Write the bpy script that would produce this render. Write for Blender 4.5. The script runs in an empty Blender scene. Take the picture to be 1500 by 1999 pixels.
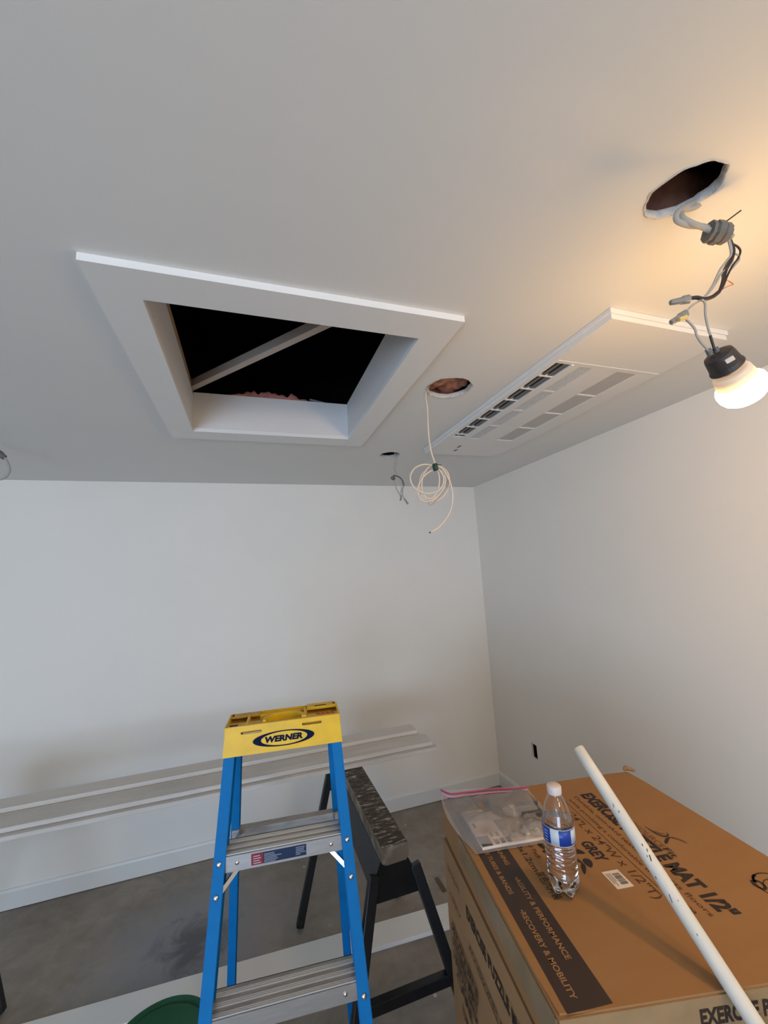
import bpy, bmesh, math, random
from mathutils import Vector, Matrix, noise
random.seed(7)
sc = bpy.context.scene
COL = sc.collection
PI = math.pi

# ------------------------------------------------------------------ camera
FPX = 791.9
CAM = Vector((0, 0, 1.7284))
RR = Vector((0.9488, -0.3109, -0.0550)); UU = Vector((0.0054, -0.1583, 0.9874)); FF = Vector((0.3157, 0.9372, 0.1485))
FF.normalize(); RR = (RR - FF * RR.dot(FF)).normalized(); UU = RR.cross(FF)
cam_d = bpy.data.cameras.new('camera'); cam = bpy.data.objects.new('camera', cam_d); COL.objects.link(cam)
cam.matrix_world = Matrix(((RR.x, UU.x, -FF.x, CAM.x), (RR.y, UU.y, -FF.y, CAM.y), (RR.z, UU.z, -FF.z, CAM.z), (0, 0, 0, 1)))
cam_d.sensor_fit = 'VERTICAL'; cam_d.sensor_height = 24; cam_d.lens = FPX / 1999 * 24; cam_d.clip_start = 0.02
sc.camera = cam

# ------------------------------------------------------------------ world, lights, exposure
sc.view_settings.view_transform = 'Standard'; sc.view_settings.look = 'None'
sc.view_settings.gamma = 1; sc.view_settings.use_curve_mapping = False
sc.view_settings.exposure = -0.06
w = bpy.data.worlds.new('sky'); sc.world = w; w.use_nodes = True
w.node_tree.nodes['Background'].inputs[0].default_value = (0.62, 0.78, 1.0, 1)
w.node_tree.nodes['Background'].inputs[1].default_value = 1.0
BULB_STRENGTH = 205.0
def area(name, loc, rot, sx, sy, power, col):
    l = bpy.data.lights.new(name, 'AREA'); l.shape = 'RECTANGLE'; l.size = sx; l.size_y = sy; l.energy = power; l.color = col
    o = bpy.data.objects.new(name, l); o.location = loc; o.rotation_euler = rot; COL.objects.link(o); return o
# daylight through the open garage doorway behind the photographer
area('doorway_daylight', (-2.0, -3.38, 1.0), (PI / 2 + math.radians(20), 0, math.radians(-6)), 2.0, 1.9, 142, (0.56, 0.74, 1.0))

# two more temporary ceiling lamps of the same row grid, further back in the garage
def lamp(name, loc, power, col, r=0.05):
    l = bpy.data.lights.new(name, 'POINT'); l.energy = power; l.color = col; l.shadow_soft_size = r
    o = bpy.data.objects.new(name, l); o.location = loc; COL.objects.link(o); return o
lamp('garage_lamp', (0.80, -1.35, 2.12), 34, (1.0, 0.76, 0.46), 0.12)
lamp('garage_lamp', (-1.19, -1.35, 2.12), 8, (1.0, 0.80, 0.55), 0.12)

# ------------------------------------------------------------------ materials
MATS = {}
def nt(name):
    m = bpy.data.materials.new(name); m.use_nodes = True; MATS[name] = m
    return m, m.node_tree.nodes, m.node_tree.links, m.node_tree.nodes['Principled BSDF']
def mat(name, col, rough=0.6, metal=0.0, var=0.0, scale=8.0, bump=0.0, bscale=60.0, spec=0.5, col2=None, detail=4.0, stretch=None, trans=0.0, ior=1.45, alpha=1.0, emis=None, es=0.0, sss=0.0):
    m, N, L, b = nt(name)
    b.inputs['Roughness'].default_value = rough; b.inputs['Metallic'].default_value = metal
    b.inputs['Specular IOR Level'].default_value = spec; b.inputs['IOR'].default_value = ior
    b.inputs['Transmission Weight'].default_value = trans; b.inputs['Alpha'].default_value = alpha
    b.inputs['Base Color'].default_value = (*col, 1)
    if emis: b.inputs['Emission Color'].default_value = (*emis, 1); b.inputs['Emission Strength'].default_value = es
    tc = N.new('ShaderNodeTexCoord'); mp = N.new('ShaderNodeMapping'); L.new(tc.outputs['Object'], mp.inputs[0])
    if stretch: mp.inputs['Scale'].default_value = stretch
    if var > 0 or col2:
        n = N.new('ShaderNodeTexNoise'); n.inputs['Scale'].default_value = scale; n.inputs['Detail'].default_value = detail
        L.new(mp.outputs[0], n.inputs['Vector'])
        r = N.new('ShaderNodeValToRGB'); r.color_ramp.elements[0].position = 0.3; r.color_ramp.elements[1].position = 0.7
        c2 = col2 or tuple(c * (1 - var) for c in col)
        r.color_ramp.elements[0].color = (*c2, 1); r.color_ramp.elements[1].color = (*col, 1)
        L.new(n.outputs[0], r.inputs[0]); L.new(r.outputs[0], b.inputs['Base Color'])
    if bump > 0:
        n2 = N.new('ShaderNodeTexNoise'); n2.inputs['Scale'].default_value = bscale; n2.inputs['Detail'].default_value = 3
        L.new(mp.outputs[0], n2.inputs['Vector'])
        bu = N.new('ShaderNodeBump'); bu.inputs['Strength'].default_value = bump; bu.inputs['Distance'].default_value = 0.002
        L.new(n2.outputs[0], bu.inputs['Height']); L.new(bu.outputs[0], b.inputs['Normal'])
    return m
wall_m = mat('painted_wall', (0.82, 0.79, 0.735), 0.62, var=0.03, scale=2.0, bump=0.08, bscale=180)
ceil_m = mat('painted_ceiling', (0.76, 0.755, 0.73), 0.7, var=0.03, scale=1.5, bump=0.06, bscale=160)
trim_m = mat('gloss_white_trim', (0.74, 0.74, 0.72), 0.35, var=0.02, scale=6)
casing_m = mat('white_casing', (0.78, 0.775, 0.76), 0.45, var=0.02, scale=6)
shaft_m = mat('white_shaft', (0.72, 0.70, 0.69), 0.5, var=0.03, scale=5)
gyp_m = mat('broken_gypsum', (0.62, 0.60, 0.57), 0.9, var=0.25, scale=90, bump=0.8, bscale=200)
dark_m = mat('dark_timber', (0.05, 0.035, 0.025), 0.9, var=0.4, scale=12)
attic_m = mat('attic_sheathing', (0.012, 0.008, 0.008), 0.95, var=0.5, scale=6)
pine_m = mat('bare_pine', (0.42, 0.29, 0.17), 0.7, var=0.25, scale=4, stretch=(1, 1, 10))
pink_m = mat('pink_insulation', (0.42, 0.17, 0.13), 0.95, col2=(0.24, 0.10, 0.07), scale=22, bump=1.0, bscale=60)
kraft_m = mat('kraft_faced_insulation', (0.62, 0.30, 0.20), 0.85, col2=(0.20, 0.08, 0.06), scale=14, bump=1.0, bscale=40)
ac_m = mat('ac_white_plastic', (0.74, 0.73, 0.71), 0.4)
acgrey_m = mat('ac_grey_inside', (0.13, 0.13, 0.13), 0.5)
acdark_m = mat('ac_dark_slot', (0.02, 0.02, 0.02), 0.7)
cable_m = mat('white_cable_jacket', (0.66, 0.56, 0.46), 0.5)
cable2_m = mat('grey_white_cable', (0.36, 0.34, 0.31), 0.55)
blackwire_m = mat('black_wire', (0.025, 0.018, 0.022), 0.45)
whitewire_m = mat('white_wire', (0.40, 0.36, 0.31), 0.5)
copper_m = mat('bare_copper', (0.72, 0.25, 0.10), 0.35, metal=0.8)
greyplas_m = mat('grey_plastic', (0.13, 0.13, 0.125), 0.5, var=0.2, scale=60)
nut_m = mat('grey_wire_nut', (0.26, 0.245, 0.22), 0.6)
yellownut_m = mat('yellow_wire_nut', (0.80, 0.55, 0.18), 0.5)
rubber_m = mat('dark_socket_rubber', (0.045, 0.036, 0.034), 0.5, var=0.3, scale=80)
sticker_m = mat('white_sticker', (0.62, 0.60, 0.56), 0.5)
bulbneck_m = mat('bulb_translucent_plastic', (0.50, 0.46, 0.40), 0.4, emis=(1.0, 0.62, 0.33), es=0.42)
brass_m = mat('screw_base_metal', (0.55, 0.45, 0.33), 0.4, metal=0.7)
blue_m = mat('blue_fibreglass', (0.001, 0.145, 0.42), 0.62, spec=0.2, var=0.10, scale=30, bump=0.06, bscale=300)
yellow_m = mat('yellow_plastic', (0.74, 0.47, 0.012), 0.45, var=0.14, scale=25)
yellowdirty_m = mat('worn_yellow_plastic', (0.62, 0.36, 0.02), 0.5, col2=(0.40, 0.22, 0.03), scale=30)
navy_m = mat('navy_print', (0.003, 0.008, 0.035), 0.7, spec=0.12)
red_m = mat('red_print', (0.22, 0.012, 0.025), 0.5)
scribble_m = mat('red_brown_marker', (0.38, 0.09, 0.02), 0.6)
whiteprint_m = mat('white_print', (0.36, 0.40, 0.47), 0.5)
alu_m = mat('brushed_aluminium', (0.60, 0.62, 0.64), 0.34, metal=0.9, var=0.12, scale=14, stretch=(1, 8, 8))
rib_m = mat('bright_tread_ribs', (0.66, 0.66, 0.65), 0.38, metal=0.55)
aludirty_m = mat('dusty_aluminium', (0.36, 0.345, 0.325), 0.5, metal=0.45, col2=(0.25, 0.235, 0.22), scale=16, stretch=(1, 6, 6))
steel_m = mat('zinc_steel', (0.70, 0.70, 0.68), 0.22, metal=1.0)
black_m = mat('black_painted_metal', (0.010, 0.010, 0.011), 0.42, var=0.4, scale=20)
darkgrey_m = mat('dark_grey_body', (0.026, 0.027, 0.029), 0.5, col2=(0.018, 0.019, 0.021), scale=25, bump=0.3, bscale=60)
green_m = mat('green_plastic', (0.003, 0.072, 0.028), 0.38, var=0.15, scale=10)
card_m = mat('brown_cardboard', (0.300, 0.155, 0.062), 0.8, col2=(0.278, 0.142, 0.056), scale=3, bump=0.05, bscale=250, stretch=(1, 6, 1), spec=0.3)
cardold_m = mat('greyed_cardboard', (0.33, 0.185, 0.085), 0.8, col2=(0.27, 0.15, 0.07), scale=6, bump=0.15, bscale=60, spec=0.25)
ink_m = mat('dark_brown_ink', (0.022, 0.011, 0.007), 0.7)
inkline_m = mat('thin_brown_ink', (0.075, 0.026, 0.010), 0.7)
stripink_m = mat('brown_printed_band', (0.036, 0.020, 0.013), 0.55, var=0.1, scale=10)
tan_m = mat('cardboard_showing_letters', (0.30, 0.16, 0.065), 0.8)
tape_m = mat('clear_packing_tape', (0.30, 0.20, 0.105), 0.22, var=0.15, scale=20)
labelpaper_m = mat('label_paper', (0.68, 0.58, 0.50), 0.6)
bar_m = mat('barcode_ink', (0.10, 0.09, 0.09), 0.6)
pole_m = mat('white_painted_pole', (0.62, 0.59, 0.53), 0.5, col2=(0.55, 0.55, 0.51), scale=18, bump=0.2, bscale=40)
chip_m = mat('chipped_spot', (0.06, 0.05, 0.045), 0.8)
board_m = mat('primed_white_board', (0.60, 0.565, 0.52), 0.42, var=0.06, scale=6, stretch=(1, 8, 8))
boardedge_m = mat('grey_streaked_board', (0.60, 0.57, 0.53), 0.4, col2=(0.46, 0.44, 0.41), scale=3.0, stretch=(1.0, 6, 30))
cap_m = mat('white_bottle_cap', (0.58, 0.52, 0.51), 0.4)
bottleblue_m = mat('blue_bottle_label', (0.010, 0.05, 0.30), 0.35, col2=(0.008, 0.045, 0.30), scale=60)
silverlabel_m = mat('silver_bottle_label', (0.50, 0.55, 0.62), 0.35)
zip1_m = mat('magenta_zip', (0.42, 0.07, 0.20), 0.4)
zip2_m = mat('lilac_zip', (0.52, 0.28, 0.42), 0.4)
booklet_m = mat('white_booklet', (0.64, 0.60, 0.58), 0.5)
photo_m = mat('dark_booklet_picture', (0.11, 0.115, 0.125), 0.4, col2=(0.03, 0.03, 0.035), scale=50)
part_m = mat('grey_black_plastic_part', (0.085, 0.085, 0.095), 0.35, var=0.3, scale=30)
seam_m = mat('hole_dark', (0.004, 0.004, 0.004), 0.95)

def special_floor():
    m, N, L, b = nt('concrete_floor')
    b.inputs['Roughness'].default_value = 0.68
    tc = N.new('ShaderNodeTexCoord')
    def noise_(s, d, r=0.5, dist=0.0):
        n = N.new('ShaderNodeTexNoise'); n.inputs['Scale'].default_value = s; n.inputs['Detail'].default_value = d
        n.inputs['Distortion'].default_value = dist; n.inputs['Roughness'].default_value = r
        L.new(tc.outputs['Object'], n.inputs['Vector']); return n.outputs[0]
    def ramp(v, a, ca, bb, cb):
        r = N.new('ShaderNodeValToRGB'); r.color_ramp.elements[0].position = a; r.color_ramp.elements[0].color = (*ca, 1)
        r.color_ramp.elements[1].position = bb; r.color_ramp.elements[1].color = (*cb, 1); L.new(v, r.inputs[0]); return r.outputs[0]
    def mix(f, a, c, mode='MIX'):
        x = N.new('ShaderNodeMix'); x.data_type = 'RGBA'; x.blend_type = mode
        if isinstance(f, float): x.inputs[0].default_value = f
        else: L.new(f, x.inputs[0])
        L.new(a, x.inputs[6])
        if isinstance(c, tuple): x.inputs[7].default_value = (*c, 1)
        else: L.new(c, x.inputs[7])
        return x.outputs[2]
    base = ramp(noise_(1.3, 6, 0.6, 0.6), 0.32, (0.235, 0.20, 0.165), 0.68, (0.33, 0.295, 0.25))
    fine = ramp(noise_(9, 8, 0.7, 0.4), 0.35, (0.72, 0.72, 0.72), 0.65, (1.08, 1.08, 1.08))
    c = mix(0.8, base, fine, 'MULTIPLY')
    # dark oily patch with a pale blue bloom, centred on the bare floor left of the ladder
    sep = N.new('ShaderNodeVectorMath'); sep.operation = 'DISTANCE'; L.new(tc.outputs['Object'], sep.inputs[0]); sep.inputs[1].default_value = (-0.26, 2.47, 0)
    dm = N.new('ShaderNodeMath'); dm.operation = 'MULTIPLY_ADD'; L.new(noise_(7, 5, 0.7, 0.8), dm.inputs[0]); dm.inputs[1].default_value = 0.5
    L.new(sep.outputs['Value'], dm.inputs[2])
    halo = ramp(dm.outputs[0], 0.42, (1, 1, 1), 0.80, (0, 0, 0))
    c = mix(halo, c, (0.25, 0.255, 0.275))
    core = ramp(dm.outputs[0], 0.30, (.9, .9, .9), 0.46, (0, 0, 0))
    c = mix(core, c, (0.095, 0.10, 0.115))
    v = N.new('ShaderNodeTexVoronoi'); v.inputs['Scale'].default_value = 7.0; L.new(tc.outputs['Object'], v.inputs['Vector'])
    sp = ramp(v.outputs['Distance'], 0.05, (1, 1, 1), 0.075, (0, 0, 0))
    n2 = ramp(noise_(3.1, 2), 0.52, (0, 0, 0), 0.58, (1, 1, 1))
    mm = N.new('ShaderNodeMath'); mm.operation = 'MULTIPLY'; L.new(sp, mm.inputs[0]); L.new(n2, mm.inputs[1])
    c = mix(mm.outputs[0], c, (0.5, 0.48, 0.44))
    L.new(c, b.inputs['Base Color'])
    bu = N.new('ShaderNodeBump'); bu.inputs['Strength'].default_value = 0.2; bu.inputs['Distance'].default_value = 0.003
    L.new(noise_(40, 4), bu.inputs['Height']); L.new(bu.outputs[0], b.inputs['Normal'])
    return m
floor_m = special_floor()

def special_wood():   # weathered, paint-splashed sawhorse timber
    m, N, L, b = nt('splashed_timber'); b.inputs['Roughness'].default_value = 0.75
    tc = N.new('ShaderNodeTexCoord'); mp = N.new('ShaderNodeMapping'); mp.inputs['Scale'].default_value = (9, 38, 12); L.new(tc.outputs['Object'], mp.inputs[0])
    n = N.new('ShaderNodeTexNoise'); n.inputs['Scale'].default_value = 2.2; n.inputs['Detail'].default_value = 6; n.inputs['Roughness'].default_value = 0.7; L.new(mp.outputs[0], n.inputs['Vector'])
    r = N.new('ShaderNodeValToRGB'); e = r.color_ramp.elements; e[0].position = 0.40; e[0].color = (0.022, 0.016, 0.011, 1); e[1].position = 0.64; e[1].color = (0.46, 0.42, 0.36, 1)
    e2 = e.new(0.54); e2.color = (0.06, 0.045, 0.032, 1)
    L.new(n.outputs[0], r.inputs[0])
    geo = N.new('ShaderNodeNewGeometry'); sx = N.new('ShaderNodeSeparateXYZ'); L.new(geo.outputs['Normal'], sx.inputs[0])
    r2 = N.new('ShaderNodeValToRGB'); r2.color_ramp.elements[0].position = 0.8; r2.color_ramp.elements[1].position = 0.95; L.new(sx.outputs['Z'], r2.inputs[0])
    n3 = N.new('ShaderNodeTexNoise'); n3.inputs['Scale'].default_value = 18; n3.inputs['Detail'].default_value = 4; L.new(tc.outputs['Object'], n3.inputs['Vector'])
    r3 = N.new('ShaderNodeValToRGB'); r3.color_ramp.elements[0].position = 0.45; r3.color_ramp.elements[0].color = (0.13, 0.10, 0.065, 1); r3.color_ramp.elements[1].position = 0.8; r3.color_ramp.elements[1].color = (0.40, 0.36, 0.30, 1)
    L.new(n3.outputs[0], r3.inputs[0])
    x = N.new('ShaderNodeMix'); x.data_type = 'RGBA'; L.new(r2.outputs[0], x.inputs[0]); L.new(r3.outputs[0], x.inputs[6]); L.new(r.outputs[0], x.inputs[7])
    L.new(x.outputs[2], b.inputs['Base Color'])
    bu = N.new('ShaderNodeBump'); bu.inputs['Strength'].default_value = 0.6; bu.inputs['Distance'].default_value = 0.003; L.new(n.outputs[0], bu.inputs['Height']); L.new(bu.outputs[0], b.inputs['Normal'])
    return m
timber_m = special_wood()

def special_film():   # zip bag plastic
    m = bpy.data.materials.new('clear_plastic_film'); m.use_nodes = True; N = m.node_tree.nodes; L = m.node_tree.links; N.clear()
    o = N.new('ShaderNodeOutputMaterial'); t = N.new('ShaderNodeBsdfTransparent'); g = N.new('ShaderNodeBsdfGlossy'); d = N.new('ShaderNodeBsdfDiffuse')
    t.inputs[0].default_value = (0.96, 0.95, 0.95, 1); g.inputs['Roughness'].default_value = 0.16; d.inputs[0].default_value = (0.66, 0.62, 0.60, 1)
    a = N.new('ShaderNodeMixShader'); bmx = N.new('ShaderNodeMixShader'); a.inputs[0].default_value = 0.27
    L.new(t.outputs[0], a.inputs[1]); L.new(d.outputs[0], a.inputs[2])
    f = N.new('ShaderNodeFresnel'); f.inputs[0].default_value = 1.5
    tc = N.new('ShaderNodeTexCoord'); n = N.new('ShaderNodeTexNoise'); n.inputs['Scale'].default_value = 22; n.inputs['Detail'].default_value = 5; L.new(tc.outputs['Object'], n.inputs['Vector'])
    bu = N.new('ShaderNodeBump'); bu.inputs['Strength'].default_value = 0.9; bu.inputs['Distance'].default_value = 0.006; L.new(n.outputs[0], bu.inputs['Height'])
    L.new(bu.outputs[0], g.inputs['Normal']); L.new(bu.outputs[0], f.inputs['Normal'])
    L.new(f.outputs[0], bmx.inputs[0]); L.new(a.outputs[0], bmx.inputs[1]); L.new(g.outputs[0], bmx.inputs[2]); L.new(bmx.outputs[0], o.inputs[0])
    return m
film_m = special_film()
pet_m = mat('clear_bottle_plastic', (1, 1, 1), 0.04, trans=1.0, ior=1.45)
water_m = mat('water', (0.98, 0.99, 1), 0.0, trans=1.0, ior=1.33)
foil_m = mat('crinkled_clear_wrap', (0.75, 0.73, 0.72), 0.2, metal=0.35, var=0.5, scale=50, bump=1.0, bscale=50)
glow_m = mat('lit_bulb_dome', (1, 0.9, 0.75), 0.4, emis=(1.0, 0.57, 0.19), es=BULB_STRENGTH)

def special_mesh():   # perforated intake panel of the air conditioner
    m, N, L, b = nt('perforated_grille'); b.inputs['Roughness'].default_value = 0.5
    tc = N.new('ShaderNodeTexCoord'); v = N.new('ShaderNodeTexVoronoi'); v.inputs['Scale'].default_value = 220; v.inputs['Randomness'].default_value = 0.0
    L.new(tc.outputs['Object'], v.inputs['Vector'])
    r = N.new('ShaderNodeValToRGB'); r.color_ramp.elements[0].position = 0.42; r.color_ramp.elements[0].color = (0.16, 0.155, 0.15, 1)
    r.color_ramp.elements[1].position = 0.5; r.color_ramp.elements[1].color = (0.58, 0.56, 0.54, 1)
    L.new(v.outputs['Distance'], r.inputs[0]); L.new(r.outputs[0], b.inputs['Base Color'])
    return m
perf_m = special_mesh()

# ------------------------------------------------------------------ geometry helpers (everything in world coordinates)
def ray(u, v):
    return FF + RR * ((u - 750) / FPX) - UU * ((v - 999.5) / FPX)
def onp(u, v, ax, val):
    d = ray(u, v); return CAM + d * ((val - CAM[ax]) / d[ax])
def atd(u, v, dep):
    return CAM + ray(u, v) * dep
def V(*a): return Vector(a)

def root_of(o):
    while o.parent: o = o.parent
    return o
def thing(name, label, cat, loc, group=None):
    o = bpy.data.objects.new(name, None); o.empty_display_size = 0.05; COL.objects.link(o); o.location = loc
    o['label'] = label; o['category'] = cat
    if group: o['group'] = group
    return o
def tag(o, label, cat, group=None):
    o['label'] = label; o['category'] = cat
    if group: o['group'] = group
    return o
def link(name, bm, m, parent=None, smooth=False, kind=None, label=None, rec=True):
    if rec: bmesh.ops.recalc_face_normals(bm, faces=bm.faces)
    if parent is not None: org = root_of(parent).location.copy()
    else:
        xs = [v.co.copy() for v in bm.verts]
        lo = V(*(min(c[i] for c in xs) for i in range(3))); hi = V(*(max(c[i] for c in xs) for i in range(3)))
        org = V((lo.x + hi.x) / 2, (lo.y + hi.y) / 2, lo.z)
        if kind == 'structure': org = V(0, 0, 0)
    for v in bm.verts: v.co -= org
    me = bpy.data.meshes.new(name); bm.to_mesh(me); bm.free()
    for mm in (m if isinstance(m, (list, tuple)) else [m]): me.materials.append(mm)
    if smooth:
        for p in me.polygons: p.use_smooth = True
    o = bpy.data.objects.new(name, me); COL.objects.link(o)
    if parent is not None: o.parent = parent
    else: o.location = org
    if kind: o['kind'] = kind
    if label: o['label'] = label
    return o
def add_hexa(bm, p, mi=0):   # 8 points: bottom 4, top 4
    vs = [bm.verts.new(x) for x in p]
    fs = [(3, 2, 1, 0), (4, 5, 6, 7), (0, 1, 5, 4), (1, 2, 6, 5), (2, 3, 7, 6), (3, 0, 4, 7)]
    out = [bm.faces.new([vs[i] for i in f]) for f in fs]
    for f in out: f.material_index = mi
    return vs, out
def add_box(bm, lo, hi, fr=None, mi=0, bev=0.0):
    c = [(lo[0], lo[1], lo[2]), (hi[0], lo[1], lo[2]), (hi[0], hi[1], lo[2]), (lo[0], hi[1], lo[2]),
         (lo[0], lo[1], hi[2]), (hi[0], lo[1], hi[2]), (hi[0], hi[1], hi[2]), (lo[0], hi[1], hi[2])]
    if fr: c = [fr(*q) for q in c]
    vs, fs = add_hexa(bm, c, mi)
    if bev > 0:
        es = list({e for f in fs for e in f.edges})
        bmesh.ops.bevel(bm, geom=es, offset=bev, segments=2, profile=0.5, affect='EDGES')
def bx(lo, hi, fr=None, bev=0.0):
    bm = bmesh.new(); add_box(bm, lo, hi, fr, 0, bev); return bm
def frame(o, x, y, z):
    return lambda a, b, c: o + x * a + y * b + z * c
def add_bar(bm, a, b, w, t, up=V(0, 0, 1), bev=0.0):   # rectangular bar a->b, w across, t along 'up'
    d = (b - a); ln = d.length; d.normalize(); s = d.cross(up).normalized(); u = s.cross(d).normalized()
    add_box(bm, (0, -w / 2, -t / 2), (ln, w / 2, t / 2), frame(a, d, s, u), 0, bev)
def bar(a, b, w, t, up=V(0, 0, 1), bev=0.0):
    bm = bmesh.new(); add_bar(bm, a, b, w, t, up, bev); return bm
def spline(pts, n=8):
    P = [Vector(p) for p in pts]
    if len(P) < 3: return P
    out = []
    for i in range(len(P) - 1):
        p0 = P[max(i - 1, 0)]; p1 = P[i]; p2 = P[i + 1]; p3 = P[min(i + 2, len(P) - 1)]
        for k in range(n):
            t = k / n
            out.append(0.5 * ((2 * p1) + (p2 - p0) * t + (2 * p0 - 5 * p1 + 4 * p2 - p3) * t * t + (3 * p1 - p0 - 3 * p2 + p3) * t ** 3))
    out.append(P[-1]); return out
def add_tube(bm, pts, r, seg=10, n=8, rad=None, smooth_path=True):
    P = spline(pts, n) if smooth_path else [Vector(p) for p in pts]
    rings = []; up = None
    for i, p in enumerate(P):
        d = (P[min(i + 1, len(P) - 1)] - P[max(i - 1, 0)]).normalized()
        if up is None: up = d.orthogonal().normalized()
        up = (up - d * up.dot(d)).normalized(); s = d.cross(up)
        rr = r if rad is None else rad(i / (len(P) - 1)) * r
        rings.append([bm.verts.new(p + (up * math.cos(2 * PI * k / seg) + s * math.sin(2 * PI * k / seg)) * rr) for k in range(seg)])
    for a, b in zip(rings, rings[1:]):
        for k in range(seg): bm.faces.new((a[k], a[(k + 1) % seg], b[(k + 1) % seg], b[k]))
    bm.faces.new(list(reversed(rings[0]))); bm.faces.new(rings[-1])
def tube(pts, r, seg=10, n=8, rad=None, sp=True):
    bm = bmesh.new(); add_tube(bm, pts, r, seg, n, rad, sp); return bm
def add_lathe(bm, prof, org, axis=V(0, 0, 1), seg=32, fn=None, closed=False):
    ax = axis.normalized(); x = ax.orthogonal().normalized(); y = ax.cross(x)
    rings = []
    for r, z in prof:
        if r < 1e-6: rings.append([bm.verts.new(org + ax * z)]); continue
        ring = []
        for k in range(seg):
            a = 2 * PI * k / seg; rr, zz = (r, z) if fn is None else fn(r, z, a)
            ring.append(bm.verts.new(org + ax * zz + (x * math.cos(a) + y * math.sin(a)) * rr))
        rings.append(ring)
    prs = list(zip(rings, rings[1:]))
    if closed: prs.append((rings[-1], rings[0]))
    for a, b in prs:
        if len(a) == 1 and len(b) == 1: continue
        for k in range(seg):
            k2 = (k + 1) % seg
            if len(a) == 1: bm.faces.new((a[0], b[k2], b[k]))
            elif len(b) == 1: bm.faces.new((a[k], a[k2], b[0]))
            else: bm.faces.new((a[k], a[k2], b[k2], b[k]))
    if not closed:
        if len(rings[0]) > 1: bm.faces.new(list(reversed(rings[0])))
        if len(rings[-1]) > 1: bm.faces.new(rings[-1])
def lathe(prof, org, axis=V(0, 0, 1), seg=32, fn=None, closed=False):
    bm = bmesh.new(); add_lathe(bm, prof, org, axis, seg, fn, closed); return bm
def add_sheet(bm, outer, holes, fr, depth):   # plate with holes; 2D loops, extruded from 0 to depth along 3rd axis
    loops = [outer] + holes
    layers = []
    for z in (0.0, depth):
        tb = bmesh.new(); allv = []
        for lp in loops:
            vs = [tb.verts.new((p[0], p[1], 0)) for p in lp]; allv.append(vs)
            for i in range(len(vs)): tb.edges.new((vs[i], vs[(i + 1) % len(vs)]))
        bmesh.ops.triangle_fill(tb, use_beauty=True, use_dissolve=False, edges=tb.edges[:])
        idx = {v: i for i, v in enumerate(v for l in allv for v in l)}
        tris = [[idx[v] for v in f.verts] for f in tb.faces]
        co = [(v.co.x, v.co.y) for l in allv for v in l]; tb.free()
        nv = [bm.verts.new(fr(a, b, z)) for a, b in co]
        for t in tris: bm.faces.new([nv[i] for i in (t if z else reversed(t))])
        layers.append(nv)
    k = 0
    for lp in loops:
        n = len(lp)
        for i in range(n):
            a, b = k + i, k + (i + 1) % n
            bm.faces.new((layers[0][a], layers[0][b], layers[1][b], layers[1][a]))
        k += n
def add_ngon(bm, pts, fr, mi=0, z=0.0):
    f = bm.faces.new([bm.verts.new(fr(p[0], p[1], z)) for p in pts]); f.material_index = mi; return f
def add_ring2d(bm, outer, inner, fr, z=0.0):   # both loops same count
    a = [bm.verts.new(fr(p[0], p[1], z)) for p in outer]; b = [bm.verts.new(fr(p[0], p[1], z)) for p in inner]
    for i in range(len(a)):
        j = (i + 1) % len(a); bm.faces.new((a[i], a[j], b[j], b[i]))
def ell(cx, cy, a, b, n=48, ph=0.0): return [(cx + a * math.cos(ph + 2 * PI * i / n), cy + b * math.sin(ph + 2 * PI * i / n)) for i in range(n)]
DG = None
def text_geo(s, bold=0.0, shear=0.0):
    cu = bpy.data.curves.new('t', 'FONT'); cu.body = s; cu.size = 1; cu.offset = bold; cu.shear = shear; cu.resolution_u = 3
    o = bpy.data.objects.new('t', cu); COL.objects.link(o)
    dg = bpy.context.evaluated_depsgraph_get(); dg.update()
    me = bpy.data.meshes.new_from_object(o.evaluated_get(dg))
    vs = [v.co.copy() for v in me.vertices]; fs = [tuple(p.vertices) for p in me.polygons]
    bpy.data.objects.remove(o); bpy.data.curves.remove(cu); bpy.data.meshes.remove(me)
    return vs, fs
def add_text(bm, s, fr, x0, y0, h, width=None, bold=0.02, shear=0.0, z=0.0, hyp=None):
    vs, fs = text_geo(s, bold, shear)
    if not vs: return
    xs = [v.x for v in vs]; lo, hi = min(xs), max(xs)
    ch = 0.70   # capital height of the built-in font
    sy = h / ch; sx = sy if width is None else width / (hi - lo)
    nv = [bm.verts.new(fr(x0 + (v.x - lo) * sx, y0 + v.y * sy, z)) for v in vs]
    for f in fs:
        try: bm.faces.new([nv[i] for i in f])
        except ValueError: pass
def text(name, s, m, parent, fr, x0, y0, h, width=None, bold=0.02, shear=0.0, z=0.0):
    bm = bmesh.new(); add_text(bm, s, fr, x0, y0, h, width, bold, shear, z)
    return link(name, bm, m, parent, rec=False)
def ragged(cx, cy, rx, ry, n=44, amp=0.04, seed=0.0, rot=0.0):
    out = []
    for i in range(n):
        a = 2 * PI * i / n; k = 1 + amp * noise.noise(V(math.cos(a) * 2.5, math.sin(a) * 2.5, seed)) * 2 + amp * 0.5 * noise.noise(V(math.cos(a) * 9, math.sin(a) * 9, seed + 5))
        x, y = rx * k * math.cos(a), ry * k * math.sin(a)
        out.append((cx + x * math.cos(rot) - y * math.sin(rot), cy + x * math.sin(rot) + y * math.cos(rot)))
    return out

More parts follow.
